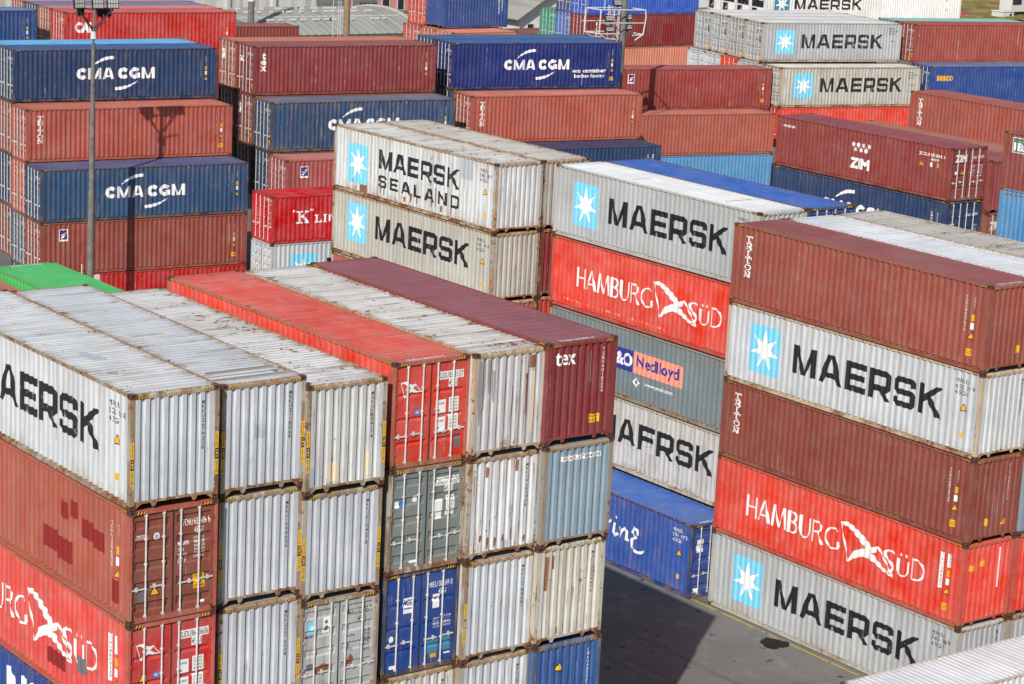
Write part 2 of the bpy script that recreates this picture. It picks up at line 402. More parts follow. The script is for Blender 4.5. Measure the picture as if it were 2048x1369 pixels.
def side_mesh(L, H, back):
    mb = MB(); sheet(mb, side_profile(L), side_map(back, L), .175, H - .05, SIDE_Y); return mb.mesh('side_panel', M_PAINT)
def roof_mesh(L, H, rib=FINE):
    mb = MB(); z = H - .022
    pr = roof_profile(L, rib)
    for (a, da), (b, db) in zip(pr, pr[1:]):
        mb.poly([(a, .045, z - da), (b, .045, z - db), (b, CW - .045, z - db), (a, CW - .045, z - da)])
    for x0, x1 in ((.10, .36), (L - .36, L - .10)): mb.poly([(x0, .045, z), (x1, .045, z), (x1, CW - .045, z), (x0, CW - .045, z)])
    return mb.mesh('roof', M_ROOF)
def end_mesh(L, H, e):
    mb = MB(); f = end_map(e, L); sheet(mb, END_PROFILE, f, .20, H - .10, END_D); return mb.mesh('end_panel', M_PAINT)
def door_mesh(L, H, e, k, n):
    mb = MB(); f = end_map(e, L); pr = door_profile(H, n); u0, u1 = ((.085, 1.205), (1.233, CW - .085))[k]; mg = .085
    sheet(mb, pr, f, u0 + mg, u1 - mg, DOOR_D, 1)
    for a, b in ((u0, u0 + mg), (u1 - mg, u1)): mb.poly([f(a, pr[0][0], DOOR_D), f(b, pr[0][0], DOOR_D), f(b, pr[-1][0], DOOR_D), f(a, pr[-1][0], DOOR_D)])
    for i in range(1, len(pr) - 1, 4):
        for u in (u0 + mg, u1 - mg): mb.poly([f(u, pr[i + j][0], DOOR_D + pr[i + j][1]) for j in range(4)])
    uo = u0 if k == 0 else u1; uh = u0 - .05 if k == 0 else u1 + .05
    for t in (.10, .34, .63, .88):      # hinge blades
        w = pr[0][0] + (pr[-1][0] - pr[0][0]) * t; a, b = sorted((uo + (.05 if k == 0 else -.05), uh)); fbox(mb, f, a, b, w - .035, w + .035, .018, DOOR_D - .004)
    return mb.mesh('door', M_PAINT)
def bar_mesh(L, H, e, k, j):
    """locking bar with cam ends, guides and (on every bar) a handle"""
    mb = MB(); f = end_map(e, L); u = ((.46, .95), (1.42, 1.93))[k][j]
    ftube(mb, f, u, .06, H - .05, .028, .023)
    for w in (.075, H - .175): fbox(mb, f, u - .045, u + .03, w, w + .12, .012, DOOR_D - .003)
    for t in (.30, .52, .74): fbox(mb, f, u - .04, u + .04, H * t - .025, H * t + .025, .020, DOOR_D - .002)
    s = (-1, -1, 1, 1)[k * 2 + j]; w = .86 + .03 * j; a, b = sorted((u + s * .02, u + s * (.40 if j == (0 if k == 0 else 1) else .36)))
    fbox(mb, f, a, b, w, w + .035, .012, .034); fbox(mb, f, u + s * .22, u + s * .28, w - .03, w + .08, .014, DOOR_D - .001)
    return mb.mesh('locking_bar', M_BAR)
def gasket_mesh(L, H, e):
    mb = MB(); f = end_map(e, L); fbox(mb, f, 1.2055, 1.2325, .15, H - .125, .045, .08); fbox(mb, f, .085, CW - .085, H - .124, H - .108, .03, .08); return mb.mesh('door_gasket', M_DARK)
def post_mesh(L, H, e, near, door):
    mb = MB(); x0, x1 = (.004, .155) if e == 'L' else (L - .155, L - .004); y0, y1 = (.004, .125) if near else (CW - .125, CW - .004)
    if door: y0, y1 = (.004, .08) if near else (CW - .08, CW - .004)
    mb.box(x0, x1, y0, y1, .119, H - .119); return mb.mesh('corner_post', M_PAINT)
def cast_faces(mb, x0, x1, y0, y1, z0, z1, m=0):
    """corner fitting: a block whose faces carry an oval hole"""
    c = ((x0, y0, z0), (x1, y0, z0), (x1, y1, z0), (x0, y1, z0), (x0, y0, z1), (x1, y0, z1), (x1, y1, z1), (x0, y1, z1))
    for q in ((0, 3, 2, 1), (4, 5, 6, 7), (0, 1, 5, 4), (1, 2, 6, 5), (2, 3, 7, 6), (3, 0, 4, 7)):
        P = [Vector(c[k]) for k in q]; ctr = sum(P, Vector()) / 4; nrm = (P[1] - P[0]).cross(P[2] - P[0]).normalized()
        ring = [ctr + (p - ctr) * .56 for p in P]; deep = [p - nrm * .03 for p in ring]
        for k in range(4):
            mb.poly([P[k], P[(k + 1) % 4], ring[(k + 1) % 4], ring[k]], m); mb.poly([ring[k], ring[(k + 1) % 4], deep[(k + 1) % 4], deep[k]], m)
        mb.poly(deep, m)
def cast_one(mb, L, H, ix, iy, iz, m=0):
    x = (0, .178) if not ix else (L - .178, L); y = (0, .162) if not iy else (CW - .162, CW); z = (.004, .118) if not iz else (H - .118, H)
    cast_faces(mb, *x, *y, *z, m)
def cast_mesh(L, H, ix, iy, iz): mb = MB(); cast_one(mb, L, H, ix, iy, iz); return mb.mesh('corner_casting', M_CAST)
def rails(mb, L, H, back, which):
    f = side_map(back, L)
    if which == 'top': fbox(mb, f, .178, L - .178, H - .075, H - .012, .006, .062)
    else:
        fbox(mb, f, .178, L - .178, .095, .172, .066, .075); fbox(mb, f, .178, L - .178, .022, .092, .006, .066)
def ends(mb, L, H, e, door, part=None):
    f = end_map(e, L)
    if door:
        if part != 'sill': fbox(mb, f, .162, CW - .162, H - .105, H - .008, .006, .12)
        if part != 'header': fbox(mb, f, .162, CW - .162, .015, .145, .008, .10)
        return
    if part != 'sill':
        i = len(mb.v)      # sloped header
        mb.v += [f(u, w, d) for u in (.162, CW - .162) for w, d in ((H - .125, .004), (H - .055, .006), (H - .010, .075), (H - .010, .13), (H - .125, .13))]
        for k in range(5): mb.f.append((i + k, i + (k + 1) % 5, i + 5 + (k + 1) % 5, i + 5 + k)); mb.mi.append(0)
    if part != 'header':
        fbox(mb, f, .125, CW - .125, .150, .215, .006, .10)                                  # sill above the open gooseneck gap
        for u in (.66, CW - .66): mb.poly([f(u - .09, .149, .012), f(u + .09, .149, .012), f(u + .035, .045, .012), f(u - .035, .045, .012)]); mb.poly([f(u + .09, .149, .03), f(u - .09, .149, .03), f(u - .035, .045, .03), f(u + .035, .045, .03)])
        for a, b in ((.163, .34), (CW - .163, CW - .34)): mb.poly([f(a, .149, .014), f(b, .149, .014), f(a, .02, .014)])
def under_mesh(L, H): mb = MB(); mb.box(.2, L - .2, .0762, CW - .0762, .10, .148); return mb.mesh('underframe', M_UNDER)
def frame_mesh(L, H, de):
    mb = MB()
    for b in (False, True): rails(mb, L, H, b, 'top'); rails(mb, L, H, b, 'bottom')
    for e in 'LR':
        ends(mb, L, H, e, e == de); x0, x1 = (.004, .155) if e == 'L' else (L - .155, L - .004)
        for n in (0, 1):
            k = .08 if e == de else .125; y0, y1 = (.004, k) if not n else (CW - k, CW - .004); mb.box(x0, x1, y0, y1, .119, H - .119)
    for ix in (0, 1):
        for iy in (0, 1):
            for iz in (0, 1): cast_one(mb, L, H, ix, iy, iz, 1)
    return mb.mesh('frame', M_PAINT, M_CAST)

def surf(kind, L, H, e='R', n=5):
    if kind == 'side': return Surf(lambda u, w, d: (u, SIDE_Y + d, w), side_profile(L))
    if kind == 'back': return Surf(lambda u, w, d: (L - u, CW - SIDE_Y - d, w), side_profile(L))
    f = end_map(e, L)
    if kind == 'end': return Surf(lambda u, w, d: f(u, w, END_D + d), END_PROFILE)
    if kind == 'door': return Surf(lambda u, w, d: f(u, w, DOOR_D + d), door_profile(H, n), 1)
    if kind == 'flat': return Surf(lambda u, w, d: f(u, w, .004 + d))
    if kind == 'rail': return Surf(lambda u, w, d: (u, .006 + d, w))
    if kind == 'rooftop':     # plate behind the header, read from the end
        if e == 'R': return Surf(lambda u, w, d: (L - .33 + .20 * (1 - w), u, H - .022 - d))
        return Surf(lambda u, w, d: (.33 - .20 * (1 - w), CW - u, H - .022 - d))
    if kind == 'roof': return Surf(lambda u, w, d: (u, w, H - .022 - d), roof_profile(L))

def hazard(u0, u1, w0, w1, lean=.05):
    base = lay(rect(u0, w0, u1, w1), 0); n = 3; st = (u1 - u0) / n
    return base, [(1, [(u0 + st * i + .01, w0 + .006), (u0 + st * (i + .5) + .01, w0 + .006), (u0 + st * (i + .5) + lean, w1 - .006), (u0 + st * i + lean, w1 - .006)]) for i in range(n - 1)] + \
        [(1, [(u0 + st * (n - 1) + .01, w0 + .006), (u0 + st * (n - .5) + .01, w0 + .006), (u1 - .004, w1 - .006), (u0 + st * (n - 1) + lean, w1 - .006)])]

def tune(c):
    if c and c[0] > 2.5 * c[1] and .12 < c[0] < .45: return (c[0] * 1.22, c[1] * 1.34, c[2] * 1.24)
    return c

class Container:
    """one shipping container: an Empty at its base corner with every part parented to it"""
    def __init__(s, x, y, ztop, rot, color, label, group, H=HC, L=CL, rust=.2, roof=None, rrust=None, frame=None, frust=None, doors='', nch=5, near=False, sx=1.0, hz=True, endcol=None, th=0.0, rib=FINE):
        s.L, s.H, s.doors, s.nch = L, H, doors, nch
        z = ztop - H
        color, roof, frame, endcol = tune(color), tune(roof), tune(frame), tune(endcol)
        loc = (x, y + L, z) if rot else (x, y, z)
        s.root = thing('shipping_container', label, 'container', loc, (-math.pi / 2 if rot else 0.0) + R(th), group)
        s.root.scale = (sx, 1, 1)
        c = (*color, rust); rc = (*(roof or color), rust if rrust is None else rrust); fc = (*(frame or color), min(1, rust + .25) if frust is None else frust)  # some roof colours are lightened to carry the sky's reflection
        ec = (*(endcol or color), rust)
        s.c = c; G = Kit.get; k = (L, H)
        P = lambda name, key, fn, cc: add(name, G(key + k, fn), s.root, cc)
        P('side_panel', ('side', 0), lambda: side_mesh(L, H, False), c); P('side_panel', ('side', 1), lambda: side_mesh(L, H, True), c)
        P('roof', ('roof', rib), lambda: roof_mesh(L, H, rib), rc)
        near and P('underframe', ('under',), lambda: under_mesh(L, H), c)
        for e in 'LR':
            if e == doors:
                P('door_gasket', ('gask', e), lambda: gasket_mesh(L, H, e), c)
                for d in (0, 1):
                    dd = P('door', ('door', e, d, nch), lambda: door_mesh(L, H, e, d, nch), ec)
                    for j in (0, 1): add('locking_bar', G(('bar', e, d, j) + k, lambda: bar_mesh(L, H, e, d, j)), dd, c)
            else: P('end_panel', ('end', e), lambda: end_mesh(L, H, e), ec)
        if near:
            for b in (False, True):
                for w in ('top', 'bottom'):
                    def fn():
                        mb = MB(); rails(mb, L, H, b, w); return mb.mesh(w + '_rail', M_PAINT)
                    P(w + '_rail', ('rail', b, w), fn, fc)
            for e in 'LR':
                for part in ('header', 'sill'):
                    def fn():
                        mb = MB(); ends(mb, L, H, e, e == doors, part); return mb.mesh('end_' + part, M_PAINT)
                    P('end_' + part, ('ef', part, e, e == doors), fn, fc)
                for n in (True, False): P('corner_post', ('post', e, n, e == doors), lambda: post_mesh(L, H, e, n, e == doors), fc)
            for ix in (0, 1):
                for iy in (0, 1):
                    for iz in (0, 1): P('corner_casting', ('cast', ix, iy, iz), lambda: cast_mesh(L, H, ix, iy, iz), fc)
        else: P('frame', ('frame', doors), lambda: frame_mesh(L, H, doors), fc)
        if hz and H == HC:
            for sf, e in ((('rail', 'R'), ('flat', 'L'), ('flat', 'R')) if near else (('rail', 'R'),)):
                for a, b in (((.20, .46), (L - .46, L - .20)) if sf == 'rail' else ((.175, .43), (CW - .43, CW - .175))):
                    def fn():
                        mb = MB(); S = surf(sf, L, H, e); w0, w1 = (H - .072, H - .016) if sf == 'rail' else (H - .118, H - .060)
                        if sf == 'flat' and e == doors: w0, w1 = H - .098, H - .018
                        q, y = hazard(a, b, w0, w1); S.paint(mb, q, .003, 0); S.paint(mb, y, .003, 1)
                        return mb.mesh('hazard_marking', LP['black'], LP['yellow'])
                    if near or a < 1: P('hazard_marking', ('hz', sf, e, a, e == doors), fn, c)
    def mark(s, name, where, paints, e=None, off=.004, key=None, label=None):
        """paints: list of (paint name, polygons); one part"""
        if name in ('touch_up_patch', 'weight_plate', 'maker_plate', 'approval_plate') and key is None:      # each a piece of its own
            base = [(pn, q) for pn, ps in paints if not any(l for l, _ in ps) for q in ps]
            if len(base) > 1:
                rest = [(pn, [x]) for pn, ps in paints if any(l for l, _ in ps) for x in ps]
                for pn, q in base:
                    us = [a for a, _ in q[1]]; ws = [b for _, b in q[1]]
                    mine = [(n2, r) for n2, r in rest if min(us) - .01 <= sum(a for a, _ in r[0][1]) / len(r[0][1]) <= max(us) + .01 and min(ws) - .01 <= sum(b for _, b in r[0][1]) / len(r[0][1]) <= max(ws) + .01]
                    by = {}
                    for n2, r in mine: by.setdefault(n2, []).extend(r)
                    s.mark(name, where, [(pn, [q])] + list(by.items()), e, off)
                return
        def fn():
            mb = MB(); S = surf(where, s.L, s.H, e or s.doors or 'R', s.nch)
            for i, (p, polys) in enumerate(paints): S.paint(mb, [(l + 3 * i, q) for l, q in polys], off, i)
            return mb.mesh(name, *[LP[p] for p, _ in paints])
        me = fn() if key is None else Kit.get((key, where, e, s.L, s.H, s.nch), fn)
        o = add(name, me, s.root, s.c)
        if label: o['label'] = label
        return o

# ------------------------------------------------------------------ liveries
def logo_star(c, u0=1.2, u1=2.8, w0=.60, w1=2.36):
    cx, cy = (u0 + u1) / 2, (w0 + w1) / 2; r = (u1 - u0) * .47
    c.mark('logo', 'side', [('sky', lay(rrect(u0, w0, u1, w1, .12))), ('white', lay(star(cx, cy, r, r * .38, 7), 1))], key=('starlogo', u0, w0))
def digits(n=7): return ''.join(random.choice('0123456789') for _ in range(n))
def small_block(c, paint='black', lines=None, u=11.05, w=2.56):
    ls = lines or ['MRKU', digits(3) + ' ' + digits(3), '45G1']; P = []
    for i, t in enumerate(ls): P += text(t, u, w - .20 * i - .14, u + .14 * len(t) * (.95 if i != 1 else .82), w - .20 * i, .0)
    c.mark('number_marking', 'side', [(paint, P)])
    c.mark('warning_sticker', 'side', [('black', lay(tri_sign(11.46, 1.50, .26))), ('amber', lay(tri_sign(11.46, 1.53, .19), 1))], key='tri')
    c.mark('size_sticker', 'side', [('amber', lay(rect(11.40, .60, 11.52, .78)))], key='sizeA')
def maersk(c, dz=0.0, logo=True, nums=True):
    if logo: logo_star(c, w0=.60 + dz, w1=2.36 + dz)
    c.mark('lettering', 'side', [('black', place(word('MAERSK', BLOCK, .17), 3.45, 1.01 + dz, 10.56, 2.04 + dz))], key=('mk', dz))
    if nums: small_block(c)
def sealand(c):
    logo_star(c, 1.12, 2.72, .50, 2.24)
    c.mark('lettering', 'side', [('black', place(word('MAERSK', BLOCK, .17), 3.6, 1.42, 9.62, 2.26))]); c.mark('lettering', 'side', [('black', place(word('SEALAND', BLOCK, .42), 3.62, .60, 9.66, 1.14))])
    small_block(c)
def F(px, py): return (6.45 + (px - 1165) * .0105 + (py - 278) * .0007, 2.13 - (py - 278) * .0067 + (px - 1165) * .00237)
def ribbon(a, b):
    a, b = smooth(a), smooth(b)
    return [[F(*a[i]), F(*a[i + 1]), F(*b[i + 1]), F(*b[i])] for i in range(len(a) - 1)]
def hamburg(c, dz=0.0):
    g1 = place(word('HAMBURG', THIN, .07), 1.70, 1.03, 6.52, 1.84)
    g2 = place(word('S', THIN, .1), 8.56, .96, 9.12, 1.80) + [(l + 4, p) for l, p in place(word('U', THIN, .1), 9.22, 1.02, 9.78, 1.62)] + place(word('D', THIN, .1), 9.88, 1.05, 10.50, 1.82)
    g2 += lay(disc(9.38, 1.78, .07, .07, 10)) + lay(disc(9.63, 1.78, .07, .07, 10))
    c.mark('lettering', 'side', [('white', g1)], key='hs1'); c.mark('lettering', 'side', [('white', g2)], key='hs2')
    up = ribbon([(1165, 278), (1200, 279), (1248, 322), (1290, 374), (1302, 400), (1337, 392)], [(1170, 290), (1205, 308), (1240, 355), (1272, 402), (1298, 430), (1326, 425)])
    lo = ribbon([(1198, 487), (1214, 442), (1240, 421), (1280, 413), (1312, 440), (1348, 490), (1402, 552)], [(1198.1, 488), (1228, 467), (1268, 455), (1310, 476), (1350, 516), (1383, 541), (1402.1, 553)])
    ln = ribbon([(1165, 278), (1180, 380), (1195, 487)], [(1170, 280), (1186, 380), (1200, 482)]) + ribbon([(1329, 394), (1362, 470), (1396, 550)], [(1337, 392), (1369, 468), (1402, 550)])
    c.mark('logo', 'side', [('white', lay(up) + lay(lo, 1) + lay(ln, 2))], key='pennant')
def cma(c):
    for s_, a_, b_ in (('CMA', 3.70, 5.93), ('CGM', 6.14, 8.36)): c.mark('lettering', 'side', [('white', place(word(s_, RND, .12), a_, 1.19, b_, 1.83))], key='cm' + s_)
    a = smooth([(4.62, 1.94), (4.85, 2.10), (5.15, 2.26), (5.5, 2.37), (5.92, 2.41)]); a = stroke(a, [.03 + .14 * min(1, i / 10) for i in range(len(a))]); b = smooth([(6.0, .64), (6.35, .67), (6.7, .75), (7.0, .87), (7.34, 1.06)]); b = stroke(b, [.03 + .14 * min(1, (len(b) - 1 - i) / 10) for i in range(len(b))])
    c.mark('logo', 'side', [('white', lay(a))], key='cmasw1'); c.mark('logo', 'side', [('white', lay(b))], key='cmasw2')
def stack_word(c, s='TRITON', u0=.62, u1=.98, w0=1.0, w1=2.53):
    n = len(s); st = (w1 - w0) / n; P = []
    for i, ch in enumerate(s): P += place(SLAB[ch], u0, w1 - st * (i + 1) + st * .10, u1, w1 - st * i, fit=(0, 1, 0, 1))
    c.mark('lettering', 'side', [('white', P)], key=('stack', s))
def side_codes(c, paint='white', boxed=False, low=True, u=11.2):
    L = c.L; u = L - (CL - u); a = 'TCNU' + digits(7); P = column(a, u, 2.42, 1.22, .065); Q = column('45G1', u + .33, 2.42, 1.98, .065)
    paint = 'faint' if paint == 'white' else paint
    if boxed:
        c.mark('number_marking', 'side', [('white', lay(rect(u - .07, 1.16, u + .07, 2.42))), ('black', P)]); c.mark('size_marking', 'side', [('white', lay(rect(u + .25, 1.95, u + .41, 2.42))), ('black', Q)])
    else: c.mark('number_marking', 'side', [(paint, P)]); c.mark('size_marking', 'side', [(paint, Q)], key=('sg', paint, u))
    c.mark('size_sticker', 'side', [('amber', lay(rect(u + .26, 1.62, u + .38, 1.84))), ('white', lay(rect(u + .25, 1.34, u + .38, 1.56)))], key=('sz', u))
    c.mark('warning_sticker', 'side', [('black', lay(tri_sign(u + .31, 1.02, .25))), ('amber', lay(tri_sign(u + .31, 1.045, .185), 1))], key=('trs', u))
    if low: c.mark('caution_sticker', 'side', [('amber', lay(rect(u + .16, .46, u + .42, .70)))] + [('black', text('CAUTION', u + .19, .60, u + .39, .64, .01, 1) + text("9'6\"", u + .22, .52, u + .36, .57, .01, 1))], key=('cau', u))
def end_codes(c, code, paint='black', u=1.98, labels=True, e='R', wt=2.56, wb=1.30):
    c.mark('number_marking', 'end', [(paint, column(code, u, wt, wb, .07, .004))], e=e)
    if labels:
        for u0 in (.016, CW - .106):
            c.mark('caution_label', 'flat', [('yellow', lay(rect(u0, .62, u0 + .09, 1.72))), ('black', lay(rect(u0 + .005, 1.02, u0 + .085, 1.30), 0) + column('CAUTION', u0 + .045, 1.68, 1.34, .045, .01, 1) + column('CONTAINER', u0 + .045, .98, .66, .045, .01, 1)), ('yellow', column("9'6", u0 + .045, 1.27, 1.05, .05, .01, 2))], e=e, off=.0035, key=('lab', u0))
def roof_code(c, code, e='R', paint='white'):
    c.mark('roof_number', 'rooftop', [(paint, text(code, .55, .05, 1.75, .95, .01))], e=e, off=.003)
def weights(u0, u1, w0, w1, n, paint):
    P = []; st = (w1 - w0) / n
    for i in range(n):
        a = random.choice(['32500 KG', '71650 LBS', '3810 KG', '8400 LBS', '28690 KG', '76.4 CU.M']); P += text(a, u0, w1 - st * i - st * .66, u1, w1 - st * i, .002, 1)
    return P
def door_text(c, own, num, chk, paint='white', boxed=False):
    A = text(own, 1.47, 2.32, 1.76, 2.48, .002, 1); B = text(num, 1.80, 2.32, 2.14, 2.48, .002, 1); D = text(chk, 2.19, 2.32, 2.25, 2.48, .002, 1); E_ = text('45G1', 1.80, 2.10, 2.05, 2.26, .002, 1)
    P = [(paint, A + B + D + E_)]
    if boxed: P = [('white', lay(rect(1.45, 2.29, 1.78, 2.51)) + lay(rect(1.79, 2.29, 2.16, 2.51)) + lay(rect(2.18, 2.29, 2.27, 2.51)) + lay(rect(1.79, 2.07, 2.07, 2.285)))] + [('black', A + B + D + E_)]
    c.mark('number_marking', 'door', P)
def door_bits(c, paint='faint', dots=True):
    """the small plates and weight lines every far door shows"""
    c.mark('number_marking', 'door', [(paint, text('CXDU', 1.50, 2.28, 1.86, 2.44, .02) + text('123456', 1.97, 2.28, 2.27, 2.44, .02) + text('45G1', 1.98, 2.06, 2.2, 2.2, .02) + weights(1.97, 2.27, 1.0, 1.85, 6, paint))], key=('db', paint))
    if dots: c.mark('caution_sticker', 'door', [('amber', lay(rect(2.05, .38, 2.28, .66)))], key='dba')
# ------------------------------------------------------------------ paint colours (linear albedo)
GREY, PALE, WHITE, BEIGE = (.42, .44, .46), (.52, .55, .585), (.66, .67, .69), (.46, .445, .40)
RED, RUSTRED, OXIDE, MAROON = (.66, .056, .034), (.335, .070, .052), (.232, .052, .041), (.175, .025, .029)
NAVY, NAVYB, ROYAL, AZURE = (.022, .048, .125), (.031, .072, .155), (.032, .085, .34), (.09, .27, .50)
SLATE, STEEL, GREEN, CRIMSON = (.165, .21, .235), (.23, .32, .40), (.06, .40, .10), (.50, .010, .014)
ORANGE, TEAL, TAN = (.60, .20, .13), (.16, .38, .34), (.40, .30, .20)
FR = (.29, .21, .135)
GA, GB, GC, GD = 'containers of the front stack', 'containers of the tall stack by the lane', 'containers of the middle stacks', 'containers of the stepped rows behind'
GE, GF = 'containers of the maroon and navy stack', 'containers at the far side of the yard'
p = 2.91
jig = random.Random(11)
def fg(x, y, z, color, label, group, **k):
    k.setdefault('th', jig.uniform(-.07, .07))
    return Container(x + jig.uniform(-.018, .018), y + jig.uniform(-.05, .05), z, 1, color, label, group, **{'near': True, **k})
TE, TF, TG, TI = -5.6, -6.4, -9.0, -12.0      # the rows behind fan out slightly
def bg(x, y, z, color, label, group=GD, **k): return Container(x, y, z, 0, color, label, group, **{'doors': 'L', **k})

def bgt(th, *a, **k): return bg(*a, th=th, **k)

# ---- front stack, column by column
X = (-2.65, 0.0, 2.43, 5.13, 7.56, 9.93); Y = (-.28, 0.0, -.05, .04, -.13, -.38); Z = (14.62, 14.5, 14.23, 14.5, 14.54, 14.63)
def A(i, t, color, label, **k): return fg(X[i - 1], Y[i - 1], Z[i - 1] - p * (t - 1), color, label, GA, **{'frame': FR, 'frust': .85, 'rust': .38, **k})
c = A(1, 1, PALE, 'white container with big black letters, topmost at the outer corner of the front stack', rust=.40, roof=(.56, .58, .60), rrust=.48, endcol=(.52, .555, .60))
maersk(c, .09); end_codes(c, 'MRKU2679358'); roof_code(c, 'MRKU 267935 8')
c.mark('dirt_stain', 'roof', [('pale', lay([[(7.6, .9), (8.0, .75), (8.5, .85), (8.75, 1.15), (8.4, 1.3), (8.05, 1.12), (7.75, 1.1)]]))], off=.002)
c = A(1, 2, (.30, .068, .051), 'brick red container with darker touch-up squares, second from top at the front corner', doors='R', rust=.2, frame=RUSTRED, frust=.35, endcol=(.20, .05, .036))
side_codes(c, low=False)
P = []
for a, b, u0, u1 in ((1.75, 2.2, 8.40, 8.85), (1.9, 2.35, 8.95, 9.35), (1.55, 2.05, 9.55, 10.25), (1.45, 1.95, 10.25, 10.85), (.72, 1.30, 7.4, 8.25), (.62, 1.22, 8.25, 9.05), (.35, .95, 11.2, 11.55)): P += lay(rect(u0, a, u1, b))
c.mark('touch_up_patch', 'side', [('patch', P)], off=.002)
door_text(c, 'TCNU', '622406', '6')
c.mark('lettering', 'door', [('white', lay(rect(.17, 2.16, .55, 2.172)) + text('TRITON', .20, 2.19, .52, 2.26, .02))]); c.mark('weight_marking', 'door', [('white', weights(1.80, 2.10, 1.42, 2.0, 6, 'white') + text('MAXGROSS', 1.36, 1.83, 1.66, 1.92, .02, 1) + text('TARE', 1.36, 1.68, 1.52, 1.76, .02, 1) + text('PAYLOAD', 1.36, 1.53, 1.60, 1.62, .02, 1) + text('CUB CAP', 1.36, 1.38, 1.60, 1.46, .02, 1))])
c.mark('approval_plate', 'door', [('white', lay(disc(.76, 2.17, .085, .10))), ('pale', lay(disc(.76, 2.17, .05, .06), 1))])
c.mark('warning_sticker', 'door', [('black', lay(tri_sign(.72, .66, .27))), ('yellow', lay(tri_sign(.72, .685, .2), 1))])
c.mark('caution_sticker', 'door', [('yellow', lay(rect(1.80, .66, 2.12, 1.04))), ('black', text('CAUTION', 1.83, .94, 2.09, 1.0, .015, 1) + text("9'6\"", 1.89, .85, 2.03, .91, .015, 1) + text('HIGH', 1.89, .77, 2.03, .83, .015, 1) + text('CONTAINER', 1.82, .69, 2.10, .75, .015, 1))])
c.mark('data_plate', 'door', [('grey', lay(rect(.26, .52, .46, .84)))]); c.mark('maker_plate', 'door', [('white', lay(rect(2.0, .26, 2.12, .32)))])
c = A(1, 3, (.64, .075, .065), 'faded red container with white lettering and pennant, below the patched brick red one', doors='R', nch=4, rust=.28, frame=(.50, .09, .07), frust=.5, endcol=(.42, .03, .03))
hamburg(c); side_codes(c, boxed=True, low=False); door_text(c, 'SUDU', '869266', '6', boxed=True)
c.mark('touch_up_patch', 'side', [('patch', lay(rect(7.7, .52, 8.7, .95))), ('grey', lay(rect(9.45, .80, 9.9, 1.25)))], off=.008)
def red_doors(c):
    c.mark('emblem', 'door', [('white', lay(stroke([(.26, 2.33), (.40, 2.33), (.52, 2.24), (.62, 2.20), (.74, 2.26)], [.03, .07, .09, .10, .03])) + lay(stroke([(.40, 1.92), (.48, 2.06), (.60, 2.12), (.76, 2.04), (.94, 2.04)], [.02, .07, .10, .06, .02]), 1) + lay(stroke([(.25, 2.33), (.33, 2.1), (.39, 1.92)], .018), 2) + lay(stroke([(.72, 2.26), (.80, 2.15), (.93, 2.03)], .018), 2))])
    c.mark('approval_plate', 'door', [('blue', lay(rect(.72, 1.40, .90, 1.56))), ('white', text('GL', .75, 1.45, .87, 1.53, .03, 1))])
    for w in (1.36, .88):
        c.mark('weight_plate', 'door', [('white', lay(rect(1.40, w, 1.72, w + .38)) + lay(rect(1.82, w, 2.14, w + .42))), ('black', weights(1.86, 2.10, w + .03, w + .39, 4, 'black') + text('MAX GROSS', 1.43, w + .25, 1.67, w + .31, .01, 1) + text('TARE', 1.43, w + .06, 1.53, w + .12, .01, 1))])
red_doors(c)
c.mark('warning_sticker', 'door', [('black', lay(tri_sign(.45, 1.34, .27))), ('yellow', lay(tri_sign(.45, 1.365, .2), 1))])
c = A(1, 4, (.022, .06, .25), 'dark blue container with heavy white capitals at the foot of the front corner', rust=.2, frame=(.03, .06, .2), frust=.4)
c.mark('lettering', 'side', [('white', text('NS', 5.2, 1.3, 7.3, 2.5, .04))])

c = A(2, 1, PALE, 'pale grey container with sooty roof stripes and a pale blue patch on its end', rust=.36, roof=(.50, .52, .56), rrust=.52, endcol=(.52, .55, .60))
end_codes(c, 'MRKU2118568'); roof_code(c, 'MRKU 211856 8')
c.mark('touch_up_patch', 'end', [('pale', lay(rect(.95, 1.42, 1.28, 1.78)))], off=.002)
c.mark('dirt_stain', 'roof', [('grime', lay([[(10.70, .35), (10.88, .25), (10.92, 1.3), (10.9, 2.3), (10.76, 2.2), (10.74, 1.2)]]) + lay([[(11.12, .2), (11.26, .15), (11.3, 1.5), (11.24, 2.3), (11.15, 2.0)]]) + lay([[(11.46, .12), (11.58, .12), (11.60, 2.3), (11.5, 2.1)]]) + lay([[(10.2, 1.0), (10.27, .9), (10.29, 2.3), (10.22, 2.3)]])), ('grey', lay(disc(11.25, 2.05, .13, .09), 1))], off=.0015)
c = A(2, 2, GREY, 'plain grey container end beside the oxide red doors', rust=.30, endcol=(.51, .535, .58)); end_codes(c, 'MRKU1098656')
c = A(2, 3, GREY, 'plain grey container end beside the faded red doors with a pennant', rust=.36, endcol=(.49, .515, .56)); end_codes(c, 'MRKU5076008')
c = A(2, 4, GREY, 'grey container at the foot of the column beside the dark blue one', rust=.35)
c = A(3, 1, PALE, 'grey container with a rust-speckled roof and cream patches, lower than its neighbours', rust=.46, roof=(.58, .58, .58), rrust=.72, endcol=(.55, .56, .56))
end_codes(c, 'MSKU1804174'); roof_code(c, 'MSKU 180417 4')
c.mark('touch_up_patch', 'end', [('sand', lay(rect(.66, .28, 1.0, .80)) + lay(rect(1.78, .30, 1.95, .95))), ('pale', lay(rect(.15, .30, .45, .72)))], off=.002)
c = A(3, 2, GREY, 'grey container end under the speckled roof and beside the slate grey doors', rust=.26, endcol=(.49, .515, .56)); end_codes(c, 'MRKU6104278')
c = A(3, 3, GREY, 'grey container with rust-stained doors and a small blue star square', doors='R', rust=.52, frust=.85, endcol=(.42, .43, .44))
door_text(c, 'MRKU', '502785', '7', 'black')
